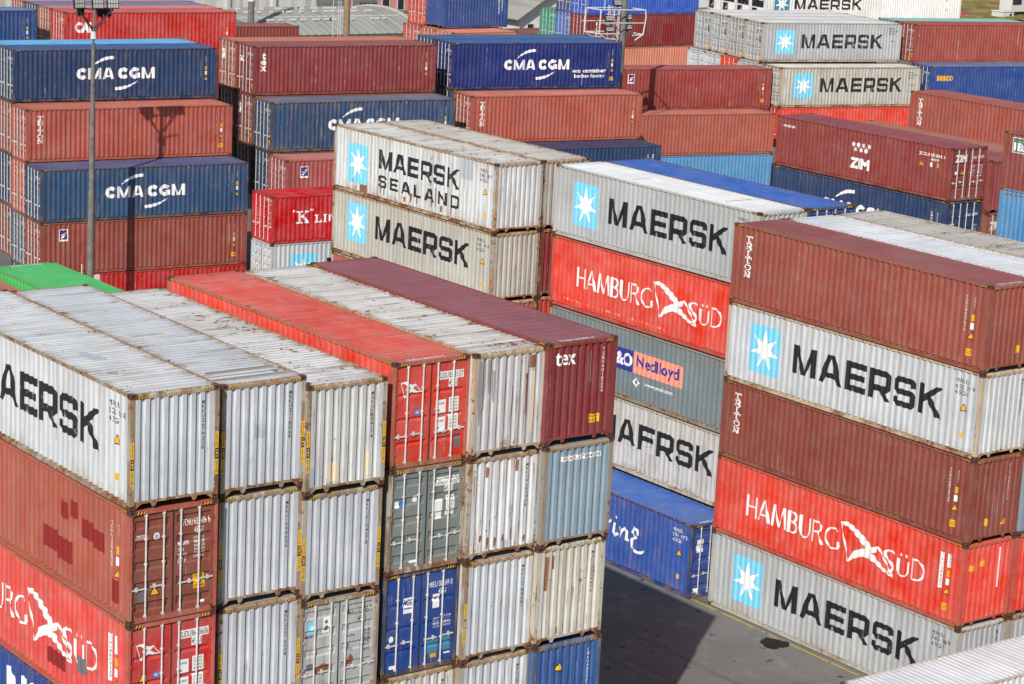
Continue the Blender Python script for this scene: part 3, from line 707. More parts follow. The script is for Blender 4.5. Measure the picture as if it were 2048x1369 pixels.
c.mark('emblem', 'door', [('sky', lay(rrect(.24, 1.98, .52, 2.34, .04))), ('white', lay(star(.38, 2.16, .115, .045, 7), 1)), ('black', text('MAERSK', .17, 1.88, .55, 1.95, .02))])
c.mark('maker_plate', 'door', [('white', lay(rect(.72, 1.96, .93, 2.40))), ('grey', lay(disc(.82, 2.27, .05, .05), 1) + lay(rect(.77, 2.02, .88, 2.16), 1))])
c.mark('number_marking', 'door', [('black', weights(1.90, 2.20, 1.22, 1.86, 6, 'black') + text('MAX GROSS', 1.45, 1.72, 1.72, 1.78, .01, 1) + text('TARE', 1.45, 1.45, 1.58, 1.51, .01, 1) + text('PAYLOAD', 1.45, 1.34, 1.66, 1.40, .01, 1))])
c.mark('data_plate', 'door', [('grey', lay(rect(.24, .98, .44, 1.18)))])
c.mark('rust_stain', 'door', [('rusty', lay([[(.52, .82), (.95, .86), (.98, 1.06), (.74, 1.13), (.5, 1.02)]]) + lay([[(1.42, .95), (1.6, 1.25), (1.7, 1.12), (1.68, .92)]]))], off=.002)
c = A(3, 4, GREY, 'grey container below the rust-stained doors with a star square', rust=.4)
c = A(4, 1, RED, 'bright red container with a scuffed red roof, pennant doors topping the front stack', doors='R', nch=4, rust=.26, roof=(.64, .085, .062), rrust=.42, frame=(.36, .07, .05), frust=.7, endcol=(.58, .042, .026))
door_text(c, 'SUDU', '852315', '7', boxed=True); red_doors(c); roof_code(c, 'SUDU 852315 7'); c.mark('data_plate', 'door', [('grey', lay(rect(2.06, .36, 2.24, .72)))])
c = A(4, 2, SLATE, 'slate grey container doors with white weight panels, under the bright red doors', doors='R', rust=.42, frame=(.24, .17, .12), frust=.9, endcol=(.185, .215, .215))
door_text(c, 'PONU', '778876', '9', boxed=True)
c.mark('weight_plate', 'door', [('white', lay(rect(1.46, 1.36, 1.74, 1.90)) + lay(rect(1.86, 1.42, 2.14, 1.98))), ('black', weights(1.9, 2.1, 1.46, 1.94, 5, 'black'))])
c.mark('emblem', 'door', [('white', lay(rect(.20, 1.84, .34, 2.02)) + lay(rect(.78, 1.94, .92, 2.12)) + lay(rect(.72, .25, .96, .31))), ('blue', lay(rect(.34, 1.86, .56, 2.02))), ('grey', lay(rect(.16, .80, .32, .98)))])
c = A(4, 3, (.025, .075, .36), 'deep blue container doors with white logo box and teal touch-up squares', doors='R', nch=4, rust=.14, frame=(.05, .06, .10), frust=.6, endcol=(.016, .055, .25))
door_text(c, 'MIEU', '001649', '0')
c.mark('emblem', 'door', [('white', lay(rect(.66, 1.72, .97, 2.16))), ('navy', text('MCC', .68, 1.92, .95, 2.12, .03, 1)), ('blue', lay(rect(.68, 1.84, .95, 1.88), 0))])
c.mark('maker_plate', 'door', [('white', lay(rect(1.62, 1.72, 1.84, 2.12)) + lay(disc(.30, 1.06, .075, .09)) + lay(rect(.26, .20, .46, .30)) + lay(rect(2.06, .34, 2.26, .39))), ('grey', lay(disc(1.73, 2.0, .05, .05), 1) + lay(rect(.70, .98, .94, 1.20), 1)), ('amber', lay(rect(1.60, .30, 1.80, .42)))])
c.mark('number_marking', 'door', [('white', weights(1.94, 2.24, 1.12, 1.48, 4, 'white') + weights(1.66, 1.86, 1.12, 1.44, 4, 'white'))])
c.mark('touch_up_patch', 'door', [('teal', lay(rect(1.46, .44, 1.84, .86)) + lay(rect(1.93, .46, 2.26, .88)))], off=.002)
c = A(4, 4, WHITE, 'white rusty container end under the deep blue doors', rust=.62, endcol=(.58, .57, .56)); end_codes(c, 'MRKU1146280', labels=False)
c = A(5, 1, (.50, .50, .50), 'soot-streaked white container with an orange rust stain, between red doors and a maroon end', rust=.55, roof=(.60, .58, .57), rrust=.66, frame=(.44, .34, .24), frust=.85, endcol=(.52, .51, .53), hz=False)
roof_code(c, 'CAXU 915 224'); c.mark('rust_stain', 'end', [('rusty', lay([[(1.86, 2.34), (2.05, 2.36), (2.06, 2.70), (1.87, 2.70)]]) + lay([[(1.74, 1.2), (1.78, .9), (1.83, 1.4), (1.84, 2.24), (1.72, 2.2)]])), ('sand', lay([[(1.93, .6), (2.0, .5), (2.05, 1.2), (2.06, 2.26), (1.91, 2.26)]])), ('pale', lay(rect(1.86, 2.26, 2.10, 2.34), 1))], off=.002)
P = []
for u, w0, w1, q in ((.14, .9, 2.7, .12), (.30, 1.3, 2.72, .10), (.44, 1.75, 2.7, .14), (.62, 1.5, 2.4, .08), (.78, .4, 1.1, .07), (1.03, 1.2, 2.2, .06), (1.28, 1.0, 1.9, .08)): P += lay([[(u + q * .3, w0), (u + q * .7, w0 + .05), (u + q, w0 + (w1 - w0) * .5), (u + q * .9, w1), (u, w1), (u - q * .05, w0 + (w1 - w0) * .4)]])
c.mark('dirt_stain', 'end', [('soot', P)], off=.0015)
c = A(5, 2, WHITE, 'white container end with brown rust runs, under the soot-streaked one', rust=.60, endcol=(.62, .63, .65)); end_codes(c, 'MRKU9283308', labels=False)
P = []
for u, w, h in ((.45, .50, .2), (.70, .28, .34), (.95, .30, .28), (1.22, .32, .3), (1.5, .42, .38), (1.78, .55, .4), (.62, 2.3, .3), (1.62, 2.35, .35), (1.95, .3, .2)): P += lay([[(u, w), (u + .05, w + .02), (u + .075, w + h * .7), (u + .06, w + h), (u + .01, w + h), (u - .01, w + h * .6)]])
c.mark('rust_stain', 'end', [('rusty', P), ('pale', lay(rect(1.42, 1.15, 1.56, 1.42)) + lay(rect(1.22, .18, 1.42, .44)))], off=.002)
c = A(5, 3, PALE, 'clean pale grey container end beside the deep blue doors', rust=.36, endcol=(.55, .58, .62)); end_codes(c, 'MRKU0784261')
c = A(5, 4, PALE, 'pale grey container end beside the blue end with a warning triangle', rust=.45); end_codes(c, 'MRKU8258014', labels=False)
c = A(6, 1, MAROON, 'maroon container with plum roof and small white lettering, inner edge of the front stack', rust=.06, roof=(.215, .060, .078), rib=WIDE, rrust=.10, frame=MAROON, frust=.15)
c.mark('lettering', 'end', [('white', text('tex', .30, 2.24, .98, 2.60, .012))], e='R'); end_codes(c, 'TGBU6018254', 'white', 1.95, False, wt=2.62, wb=1.32); roof_code(c, 'TGBU 601825 4')
c.mark('caution_sticker', 'end', [('yellow', lay(rect(1.54, .50, 1.92, .74))), ('black', text('CAUTION', 1.58, .64, 1.88, .71, .02, 1) + text('HIGH CUBE', 1.58, .53, 1.88, .60, .02, 1))], e='R')
c = A(6, 2, STEEL, 'dented blue-grey container end under the maroon one', rust=.24, frame=(.30, .24, .18), frust=.7, endcol=(.24, .33, .40))
c.mark('number_marking', 'end', [('white', lay(rect(.62, 2.42, 2.0, 2.56))), ('grey', text('POCU 785028', .66, 2.44, 1.96, 2.54, .02, 1))], e='R')
c = A(6, 3, BEIGE, 'cream white container end with rust streaks, above the blue end with a triangle', rust=.58, frame=(.5, .46, .38), endcol=(.58, .56, .50)); end_codes(c, 'MSKU0809970', labels=False)
c.mark('rust_stain', 'end', [('rusty', lay([[(.33, 1.6), (.40, 1.6), (.43, 2.6), (.34, 2.6)]]) + lay(rect(.84, .25, .88, .45)) + lay(rect(1.05, .3, 1.09, .55)) + lay(rect(.58, 2.2, .64, 2.6)))], off=.002)
c = A(6, 4, (.035, .10, .30), 'mid blue container end with a yellow warning triangle', rust=.18, frame=(.06, .10, .20), frust=.6); end_codes(c, 'CMAU4850071', 'white', labels=False)
c.mark('warning_sticker', 'end', [('black', lay(tri_sign(.95, 2.05, .30))), ('yellow', lay(tri_sign(.95, 2.08, .22), 1))], e='R')

# ---- two roofs behind the front stack, at its outer side
c = fg(6.80, 16.3, 11.64, GREEN, 'bright green container roof behind the front stack', GA, rust=.04, rrust=.05, roof=(.07, .43, .12)); roof_code(c, 'EISU 912044', 'L')
fg(4.22, 16.4, 11.35, (.34, .10, .075), 'faded salmon red container roof beside the bright green one', GA, rust=.2)

# ---- tall stack by the asphalt lane
def B(i, t, color, label, **k): return fg(28.33 + 2.53 * (i - 1), .17 + .04 * (i - 1), 14.55 - p * (t - 1), color, label, GB, **{'rust': .2, **k})
c = B(1, 1, OXIDE, 'oxide red container on top of the tall stack, white letters stacked down its side', roof=(.21, .050, .052), rib=(.30, .18, .035, .036), rrust=.18, rust=.14); stack_word(c); side_codes(c); roof_code(c, 'TRLU 451286')
c.mark('caution_sticker', 'end', [('amber', lay(rect(1.50, .55, 1.68, .80)))], e='R')
c = B(1, 2, PALE, 'white container with black block letters, between two oxide red containers of the tall stack', rust=.36, frame=(.52, .42, .30), frust=.7, endcol=(.56, .58, .60)); maersk(c)
end_codes(c, 'MRKU3709531', labels=False)
c = B(1, 3, (.190, .045, .037), 'dark oxide container with stacked white letters, in the middle of the tall stack', rust=.12); stack_word(c); side_codes(c); end_codes(c, 'TCKU9869775', 'white', 1.85, False)
c.mark('warning_sticker', 'end', [('amber', lay(tri_sign(1.75, .5, .22)) + lay(rect(.78, .55, .95, .80)))], e='R')
c = B(1, 4, RED, 'bright red container with slim white lettering, second from the ground beside the lane', rust=.10, frame=(.42, .05, .04), frust=.4); hamburg(c); side_codes(c, boxed=True)
c.mark('warning_sticker', 'end', [('amber', lay(tri_sign(.95, 2.05, .28)) + lay(rect(.25, 1.95, .55, 2.15))), ('white', lay(rect(1.70, 1.2, 1.78, 2.6)))], e='R')
c = B(1, 5, GREY, 'grey container with black block letters standing on the asphalt at the lane', rust=.30, frame=(.44, .42, .38), frust=.55); maersk(c)
B(2, 1, WHITE, 'white ribbed container roof beside the oxide red roof of the tall stack', rrust=.22, rust=.3, roof=(.62, .64, .67))
B(2, 3, STEEL, 'blue-grey container end with yellow post labels, beside the dark oxide container', rust=.3); end_codes(c, 'MSKU77', labels=False)
B(2, 2, PALE, 'pale container end beside the white lettered one of the tall stack', rust=.4)
B(2, 4, RED, 'red container end touching the bright red lettered one near the frame edge', rust=.14, frame=(.42, .05, .04))
B(2, 5, GREY, 'grey container end beside the grey lettered one on the ground', rust=.42, frame=FR, frust=.8)
B(3, 1, BEIGE, 'dusty tan container roof next to the white ribbed roof of the tall stack', roof=(.46, .44, .40), rrust=.62, rust=.5)

# ---- middle stacks
def C(i, t, color, label, **k): return fg(30.1 + 2.52 * (i - 1), 12.95, 14.68 - 2.93 * (t - 1), color, label, GC, **{'rust': .2, **k})
c = C(1, 1, (.40, .41, .42), 'grey container with a clean white roof and black block letters, above the slim white lettering', roof=(.72, .73, .75), rrust=.16, rust=.10, frame=(.46, .46, .45), frust=.3); maersk(c, .0)
c.mark('rust_stain', 'roof', [('rusty', lay(rect(4.2, .5, 4.26, 1.5)) + lay(rect(9.6, .6, 9.67, 1.9)))], off=.002)
c = C(1, 2, RED, 'bright red container with slim white lettering in the middle stack, below the white roof', rust=.10, frame=(.50, .06, .05), frust=.3); hamburg(c)
c.mark('scuff_stain', 'side', [('peach', [(0, [(u, .36), (u + a * .5, .35), (u + a, .37), (u + a * .8, .37 + b), (u + a * .2, .36 + b)]) for u, a, b in [(.2 + .21 * k + random.uniform(0, .1), random.uniform(.03, .13), random.uniform(.02, .10)) for k in range(34)]])], off=.002)
c = C(1, 3, SLATE, 'blue-grey container with a navy and peach name panel', rust=.44, frame=(.26, .25, .22), frust=.6)
c.mark('name_panel', 'side', [('navy', lay(rect(3.6, 1.19, 5.44, 2.07)))]); c.mark('name_panel', 'side', [('peach', lay(rrect(5.45, 1.21, 8.44, 2.09, .08)))])
c.mark('lettering', 'side', [('white', text('P&O', 4.1, 1.38, 5.40, 1.92, .03, 1))]); c.mark('lettering', 'side', [('white', text('www.ponl.com', 6.2, .78, 7.9, .98, .015))]); c.mark('lettering', 'side', [('navy', text('Nedlloyd', 5.65, 1.34, 8.22, 1.96, .025, 1))])
c.mark('emblem', 'side', [('white', lay([[(5.52, .86), (5.72, 1.06), (5.92, .86), (5.72, .62)]])), ('grey', lay([[(5.60, .86), (5.72, .97), (5.84, .86), (5.72, .74)]]))])
c = C(1, 4, (.50, .50, .49), 'worn off-white container with chipped black letters, directly above the royal blue roof', rust=.56, frame=(.48, .44, .36), frust=.6); maersk(c, .12)
c.mark('chipped_paint', 'side', [('chip', lay([[(6.30, 1.12), (6.7, 1.06), (7.12, 1.10), (7.15, 1.30), (7.0, 1.37), (6.6, 1.33), (6.34, 1.38)]]) + lay([[(5.7, 1.02), (6.1, 1.0), (6.05, 1.16), (5.75, 1.2)]]))], off=.014)
c = C(2, 1, ROYAL, 'royal blue ribbed container roof behind the clean white roof', roof=(.03, .11, .44), rib=(.30, .18, .035, .036), rrust=.16, rust=.12, doors='R', frame=(.05, .07, .16)); c.mark('number_marking', 'door', [('white', text('MSCU', 1.5, 2.3, 2.2, 2.5, .02))])
c = fg(28.0, 13.15, 2.9, ROYAL, 'royal blue container with white script letters on the asphalt, door end in the gap', GC, doors='R', roof=(.035, .12, .43), rib=WIDE, rrust=.25, rust=.24, frame=(.022, .05, .2), frust=.45)
c.mark('lettering', 'side', [('white', lay(stroke([(4.9, 1.1), (5.1, 1.6), (5.3, 1.2), (5.5, 1.65), (5.7, 1.2)], .1)) + lay(stroke([(6.15, 1.45), (6.45, 1.75), (6.15, 1.8), (5.95, 1.45), (6.2, 1.2), (6.45, 1.3), (6.5, 1.75), (6.55, 1.3), (6.75, 1.2)], .09), 1)
       + lay(stroke([(6.85, 1.2), (7.0, 1.82), (7.16, 1.86), (7.22, 1.66), (7.42, 1.78)], .11), 2) + lay(stroke([(7.62, 1.74), (7.58, 1.36), (7.66, 1.24), (7.85, 1.36)], .11), 3) + lay(disc(7.70, 1.98, .07, .07), 3)
       + lay(stroke([(7.95, 1.68), (8.0, 1.22), (8.08, 1.55), (8.26, 1.70), (8.38, 1.58), (8.36, 1.28), (8.52, 1.25)], .11), 4) + lay(stroke([(9.02, 1.60), (9.0, 1.80), (8.80, 1.86), (8.72, 1.66), (8.92, 1.50), (8.70, 1.36), (8.72, 1.06), (9.0, .92), (9.35, 1.0), (9.45, 1.12)], .11), 5))])
small_block(c, 'white', ['MAXU', '551 675', '45G1']); c.mark('maker_plate', 'door', [('white', lay(rect(.30, 1.78, .62, 2.28)) + lay(rect(.26, .2, .5, .34)))]); roof_code(c, 'MAXU 551675')

def D(i, t, color, label, **k): return fg(27.94 + 2.54 * (i - 1), 26.37 + .1 * (i - 1), 14.6 - p * (t - 1), color, label, GC, **{'rust': .5, 'frame': (.40, .27, .16), 'frust': .95, **k})
c = D(1, 1, (.58, .60, .61), 'rusty white container with two lines of black block letters', roof=(.58, .57, .54), rrust=.70, rust=.50, hz=False); sealand(c)
c.mark('touch_up_patch', 'side', [('pale', lay(rect(9.75, 1.95, 10.55, 2.75))), ('rusty', lay(rect(2.15, .18, 2.75, .62)))], off=.002)
P = []
for u, w, h in ((3.7, .35, .5), (4.0, .3, .3), (5.6, .25, .25), (6.1, .3, .45), (6.5, .3, .3), (7.6, .35, .5), (7.9, .4, .9), (8.35, .25, .3), (9.1, .3, .75), (1.5, .5, .15)): P += lay([[(u, w), (u + .06, w + .02), (u + .10, w + h * .8), (u + .05, w + h), (u - .02, w + h * .9)]])
c.mark('rust_stain', 'side', [('rusty', P)], off=.007)
c = D(1, 2, BEIGE, 'beige-grey container with black block letters under the two-line one', rust=.42); maersk(c, .15)
D(1, 3, RUSTRED, 'brick red container mostly hidden under the beige-grey lettered one', rust=.4)
D(2, 1, BEIGE, 'tan-grey container with a rust-edged roof beside the two-line one', roof=(.52, .50, .45), rrust=.62, rust=.46, hz=False)
c = D(2, 2, MAROON, 'maroon container end showing part of a white letter, behind the beige-grey one', rust=.2, frame=(.15, .03, .03)); c.mark('lettering', 'end', [('white', text('tex', 1.6, 2.1, 2.3, 2.5, .035))], e='R')
D(2, 3, (.42, .03, .025), 'red container end low behind the maroon end with a white letter', rust=.2, frame=(.3, .04, .03))

# ---- white roof in the near corner
c = Container(21.45, -3.6, 2.9, 0, WHITE, 'white ribbed container roof in front of the tall stack, cut by the frame', GB, near=True, roof=(.62, .635, .67), rrust=.20, rust=.16, frame=(.55, .52, .48), frust=.45)

# ---- maroon and navy stack beyond (parallel to the front stack)
def Zc(x, y, z, color, label, **k): return Container(x, y, z, 1, color, label, GE, **{'rust': .14, 'near': True, 'H': ST, 'hz': False, **k})
c = Zc(55.09, 26.2, 13.97, (.20, .034, .034), 'maroon container with seven white stars over white capitals', doors='R', nch=4, roof=(.20, .042, .055), rrust=.1)
P = []
for k in range(4): P += lay(star(5.55 + .36 * k, 1.86, .15, .075, 6))
for k in range(3): P += lay(star(5.73 + .36 * k, 1.62, .15, .075, 6))
c.mark('logo', 'side', [('white', P)]); c.mark('lettering', 'side', [('white', text('ZIM', 5.38, .66, 6.74, 1.20, .06))])
c.mark('number_marking', 'side', [('white', text('www.zim.com', .45, 2.05, 1.35, 2.2, .02))]); c.mark('number_marking', 'side', [('white', text('ZCSU 251001 3', 10.0, 2.0, 11.7, 2.15, .02) + text('4310', 10.8, 1.8, 11.3, 1.93, .02))])
c.mark('warning_sticker', 'side', [('amber', lay(tri_sign(10.2, 1.5, .24)) + lay(rect(11.2, 1.5, 11.36, 1.72))), ('white', lay(rect(10.75, 1.5, 10.9, 1.72)))])
c.mark('lettering', 'door', [('white', text('ZIM', .26, 1.88, 1.08, 2.24, .05))]); c.mark('number_marking', 'door', [('white', text('ZCSU', 1.4, 2.0, 1.75, 2.14, .02) + text('251001', 1.85, 2.02, 2.28, 2.16, .02) + weights(1.9, 2.25, 1.1, 1.7, 5, 'white') + weights(1.4, 1.7, 1.1, 1.7, 3, 'white'))])
c.mark('warning_sticker', 'door', [('amber', lay(tri_sign(.80, 1.3, .16))), ('white', lay(rect(.3, 1.28, .44, 1.44)))])
c = Zc(55.0, 26.15, 11.36, NAVY, 'navy container under the maroon one with stars, white swoosh on its side', doors='R', H=HC, hz=True); cma(c)
c.mark('number_marking', 'side', [('white', column('CMAU5120', 11.2, 2.3, 1.2, .08) + column('45G1', 11.55, 2.3, 1.8, .08))])
c.mark('lettering', 'door', [('white', text('CMA CGM', .22, 1.72, .62, 1.82, .03))]); c.mark('number_marking', 'door', [('white', text('CMAU', 1.4, 2.12, 1.75, 2.26, .02) + text('512047', 1.85, 2.14, 2.25, 2.28, .02) + weights(1.9, 2.25, 1.1, 1.7, 5, 'white'))])
Zc(57.58, 25.9, 13.3, (.215, .04, .042), 'dull maroon container tucked behind the one with white stars, blank end showing', frust=.35, roof=(.21, .05, .055))
c = Zc(57.55, 25.85, 10.7, (.24, .07, .055), 'brown container with white capitals on its door, under the dull maroon end', doors='R', nch=4); c.mark('lettering', 'door', [('white', text('ZIM', .30, 1.75, 1.05, 2.15, .05))])
Zc(60.35, 26.9, 13.3, (.26, .075, .055), 'brown-roofed container between the star-marked one and the stacked-letter one', roof=(.27, .095, .07))
c = Container(69.15, 30.13, 14.29, 1, (.26, .055, .042), 'brick brown container with stacked white letters, in front of the plain blue one', GE, near=True, rust=.12, roof=(.26, .06, .055)); stack_word(c)
c = Container(53.72, 9.78, 15.47, 1, (.21, .045, .04), 'maroon container with a small dark name plate, cut by the frame edge', GE, near=True, rust=.22); c.mark('lettering', 'side', [('white', lay(rect(.50, 1.98, 1.62, 2.68))), ('grey', lay(rect(.53, 2.01, 1.59, 2.65))), ('green', lay(rect(.8, 2.48, 1.5, 2.54), 1)), ('white', text('1Bx', .58, 2.08, 1.5, 2.44, .03, 1))])
Container(53.7, 9.75, 12.86, 1, AZURE, 'sky blue container under the maroon one with the name plate', GE, near=True, rust=.22)

# ---- stepped rows behind: outer block
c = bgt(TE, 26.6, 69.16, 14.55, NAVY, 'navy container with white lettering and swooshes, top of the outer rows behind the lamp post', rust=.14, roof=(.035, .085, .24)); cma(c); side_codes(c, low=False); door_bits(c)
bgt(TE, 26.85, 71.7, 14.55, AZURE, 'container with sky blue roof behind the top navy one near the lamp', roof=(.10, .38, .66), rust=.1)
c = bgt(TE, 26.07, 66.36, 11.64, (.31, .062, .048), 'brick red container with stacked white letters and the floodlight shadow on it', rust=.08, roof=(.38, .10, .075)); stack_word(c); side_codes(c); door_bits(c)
c = bgt(TE, 26.6, 69.16, 11.62, (.22, .05, .04), 'brown-red container doors behind the shadowed stacked-letter one', rust=.15); door_bits(c)
c = bgt(TE, 25.74, 63.89, 8.73, NAVYB, 'blue container with white lettering and swooshes, crossed by the lamp post shadow', rust=.2, frame=(.04, .06, .12), frust=.5, roof=(.06, .09, .22)); cma(c); side_codes(c, low=False); door_bits(c, dots=False)
c = bgt(TE, 26.07, 66.36, 8.72, (.36, .07, .05), 'orange-red container doors behind the blue one crossed by the lamp shadow', rust=.2); door_bits(c)
c = bgt(TE, 26.6, 69.16, 8.71, NAVY, 'navy container doors deep in the outer rows beside the frame edge', rust=.2); door_bits(c)
c = bgt(TE, 25.74, 63.89, 5.82, (.225, .048, .040), 'dull red container with a small square flag sticker, below the blue one with swooshes', rust=.12); side_codes(c, u=11.1)
def flag_logo(c, u=1.05, w=1.86):
    c.mark('emblem', 'side', [('white', lay(rect(u, w, u + .52, w + .66))), ('navy', lay(rect(u + .04, w + .10, u + .48, w + .62))), ('yellow', lay([[(u + .08, w + .34), (u + .30, w + .44), (u + .46, w + .56), (u + .42, w + .40), (u + .2, w + .28)]])), ('white', lay([[(u + .08, w + .18), (u + .2, w + .28), (u + .38, w + .34), (u + .30, w + .24), (u + .16, w + .14)]]))], key=('flag', u, w))
flag_logo(c); door_bits(c)
c = bgt(TE, 26.07, 66.36, 5.81, (.09, .13, .18), 'blue-grey container doors behind the dull red one with a flag sticker', rust=.3); door_bits(c)
c = bgt(TE, 26.6, 69.16, 5.80, (.20, .05, .04), 'brown container doors at the shaded corner of the outer rows', rust=.2); door_bits(c)
bgt(TE, 25.74, 63.89, 2.91, (.36, .012, .014), 'dark crimson container just showing above the red and white roofs', rust=.1)
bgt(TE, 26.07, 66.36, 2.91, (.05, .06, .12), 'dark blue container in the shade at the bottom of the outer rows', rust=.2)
# inner block
c = bgt(TF, 41.3, 68.2, 14.55, (.185, .030, .034), 'maroon container with stacked lower-case white letters, top front of the inner rows', rust=.08, roof=(.20, .05, .06)); side_codes(c, low=False); door_bits(c)
c.mark('lettering', 'side', [('white', text('t', .56, 2.10, .80, 2.52, .05) + text('e', .48, 1.78, .84, 2.06, .05) + text('x', .46, 1.42, .86, 1.72, .05))]); c.mark('lettering', 'door', [('white', text('tex', .35, 1.86, 1.0, 2.25, .05))])
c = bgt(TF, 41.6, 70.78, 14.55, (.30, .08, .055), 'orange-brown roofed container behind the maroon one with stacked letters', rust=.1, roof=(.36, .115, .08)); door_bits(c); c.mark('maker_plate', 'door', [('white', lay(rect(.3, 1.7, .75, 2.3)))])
c = bgt(TF, 41.3, 68.2, 11.63, (.20, .045, .038), 'dull red container doors under the maroon one with stacked letters', rust=.12); door_bits(c); c.mark('maker_plate', 'door', [('white', lay(rect(.3, 1.7, .7, 2.3)))])
bgt(TF, 41.6, 70.78, 11.63, (.10, .04, .035), 'shaded dark red container doors in the gap between the rows', rust=.2)  # shadow of the gap is put into the darkened door colour
c = bgt(TF, 40.81, 65.26, 11.64, NAVYB, 'weathered blue container with swoosh, partly behind the rusty white two-line one', rust=.3, frame=(.06, .06, .08), frust=.7, roof=(.10, .14, .24), rrust=.35); cma(c); side_codes(c, low=False); door_bits(c)
c = bgt(TF, 40.81, 65.26, 8.73, NAVY, 'navy container doors behind the dull pink-red one', rust=.2); door_bits(c, dots=False)
bgt(TF, 41.3, 68.2, 8.72, (.05, .03, .03), 'dark container in deep shade below the dull red doors', rust=.2)  # near-black colour stands in for the shadow between the rows
c = bgt(TF, 40.18, 62.43, 8.73, (.29, .062, .062), 'dull pink-red container with a flag sticker, above the glossy crimson one', rust=.08, roof=(.36, .11, .10)); flag_logo(c, .9); door_bits(c)
c = bgt(-4.0, 35.9, 56.8, 7.8, CRIMSON, 'glossy crimson container with white serif letters in front of the stepped rows', H=ST, hz=False, near=True, nch=4, rust=.02, frame=(.40, .012, .014), frust=.1); door_bits(c, dots=False)
def serif_K(u0, w0, u1, w1): return place([rect(.16, .08, .36, .92), rect(.02, 0, .48, .1), rect(.02, .9, .48, 1), [[(.36, .42), (.36, .56), (.74, .92), (.84, .92)]], [[(.42, .56), (.58, .66), (.96, .1), (.72, .1)]], rect(.62, .9, 1, 1), rect(.62, 0, 1.02, .09)], u0, w0, u1, w1)
def serif_L(u0, w0, u1, w1): return place([rect(.18, .1, .42, .9), rect(.02, 0, 1, .12), rect(.02, .88, .6, 1), rect(.84, .12, 1, .34)], u0, w0, u1, w1)
def serif_I(u0, w0, u1, w1): return place([rect(.3, .1, .7, .9), rect(0, 0, 1, .12), rect(0, .88, 1, 1)], u0, w0, u1, w1)
c.mark('lettering', 'side', [('white', serif_K(1.5, 1.06, 2.3, 1.74) + serif_L(2.62, 1.06, 3.05, 1.50) + serif_I(3.16, 1.06, 3.36, 1.50) + place([rect(0, .1, .16, .9), rect(.8, .1, 1, 1), [[(.16, 1), (.4, 1), (.8, .1), (.6, 0)]]], 3.5, 1.06, 4.0, 1.5) + lay(rect(1.28, 1.70, 1.34, 1.82)) + lay(rect(1.40, 1.70, 1.46, 1.82)) + lay(rect(2.34, 1.72, 2.40, 1.84)) + lay(rect(2.46, 1.72, 2.52, 1.84)))])
c = bgt(-4.0, 35.9, 56.8, 5.2, (.48, .50, .52), 'light grey container with its star square half hidden, under the glossy crimson one', H=ST, hz=False, near=True, rust=.2, endcol=(.52, .54, .56)); maersk(c, -.38)
c.mark('emblem', 'door', [('sky', lay(rect(.25, 1.6, .55, 1.95)))])
# block with the small print
c = bgt(TG, 55.03, 67.46, 14.55, (.015, .028, .155), 'clean navy container with two lines of small white print beside its swooshes', rust=.03, roof=(.035, .095, .28)); cma(c); side_codes(c); door_bits(c)
c.mark('lettering', 'side', [('white', text('eco container', 8.6, .98, 11.1, 1.22, .03))]); c.mark('lettering', 'side', [('white', text('bamboo flooring', 8.78, .62, 11.0, .90, .02))])
bgt(TG, 55.43, 69.98, 14.55, NAVYB, 'container with a dark blue roof behind the clean navy one with small print', rust=.08, roof=(.04, .10, .25))
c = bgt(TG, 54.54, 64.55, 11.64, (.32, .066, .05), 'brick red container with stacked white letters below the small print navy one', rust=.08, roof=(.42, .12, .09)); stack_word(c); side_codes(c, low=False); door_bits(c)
c = bgt(TG, 54.17, 62.01, 8.73, NAVY, 'navy container with only its top edge showing behind the tan and white roofs', rust=.05, roof=(.028, .04, .11)); c.mark('number_marking', 'side', [('white', column('CMAU482', 11.25, 2.35, 1.2, .09) + column('45G1', 11.6, 2.35, 1.8, .09))])
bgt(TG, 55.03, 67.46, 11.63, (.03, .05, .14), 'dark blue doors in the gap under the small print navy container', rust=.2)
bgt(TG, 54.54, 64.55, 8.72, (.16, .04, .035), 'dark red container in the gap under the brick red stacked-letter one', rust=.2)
bgt(TG, 55.03, 67.46, 8.70, (.05, .05, .06), 'shaded dark container low in the gap behind the small print stack', rust=.2)  # lower level added for shade, darkness painted into its colour
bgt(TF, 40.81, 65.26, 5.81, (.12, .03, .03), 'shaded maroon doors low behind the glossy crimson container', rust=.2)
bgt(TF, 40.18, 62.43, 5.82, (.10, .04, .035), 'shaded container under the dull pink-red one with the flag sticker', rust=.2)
bgt(TF, 41.60, 70.78, 8.70, (.03, .03, .05), 'black-looking doors at the bottom of the gap between the rows', rust=.2)  # gap shade painted in as a near-black door colour
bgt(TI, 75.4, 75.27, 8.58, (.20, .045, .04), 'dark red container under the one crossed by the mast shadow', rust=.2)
# block crossed by the mast shadow
c = bgt(TI, 75.4, 75.27, 11.49, (.235, .036, .034), 'red container with a flag sticker, crossed by the mast shadow', rust=.12, roof=(.26, .055, .06)); flag_logo(c, .45); side_codes(c)
c = bgt(TI, 73.24, 72.39, 8.73, (.31, .070, .052), 'rust-red container with stacked white letters under the one crossed by the mast shadow', rust=.10, roof=(.38, .11, .085)); stack_word(c)
c = bgt(TI, 73.24, 72.39, 5.82, AZURE, 'sky blue container under the rust-red one with stacked letters', rust=.12)
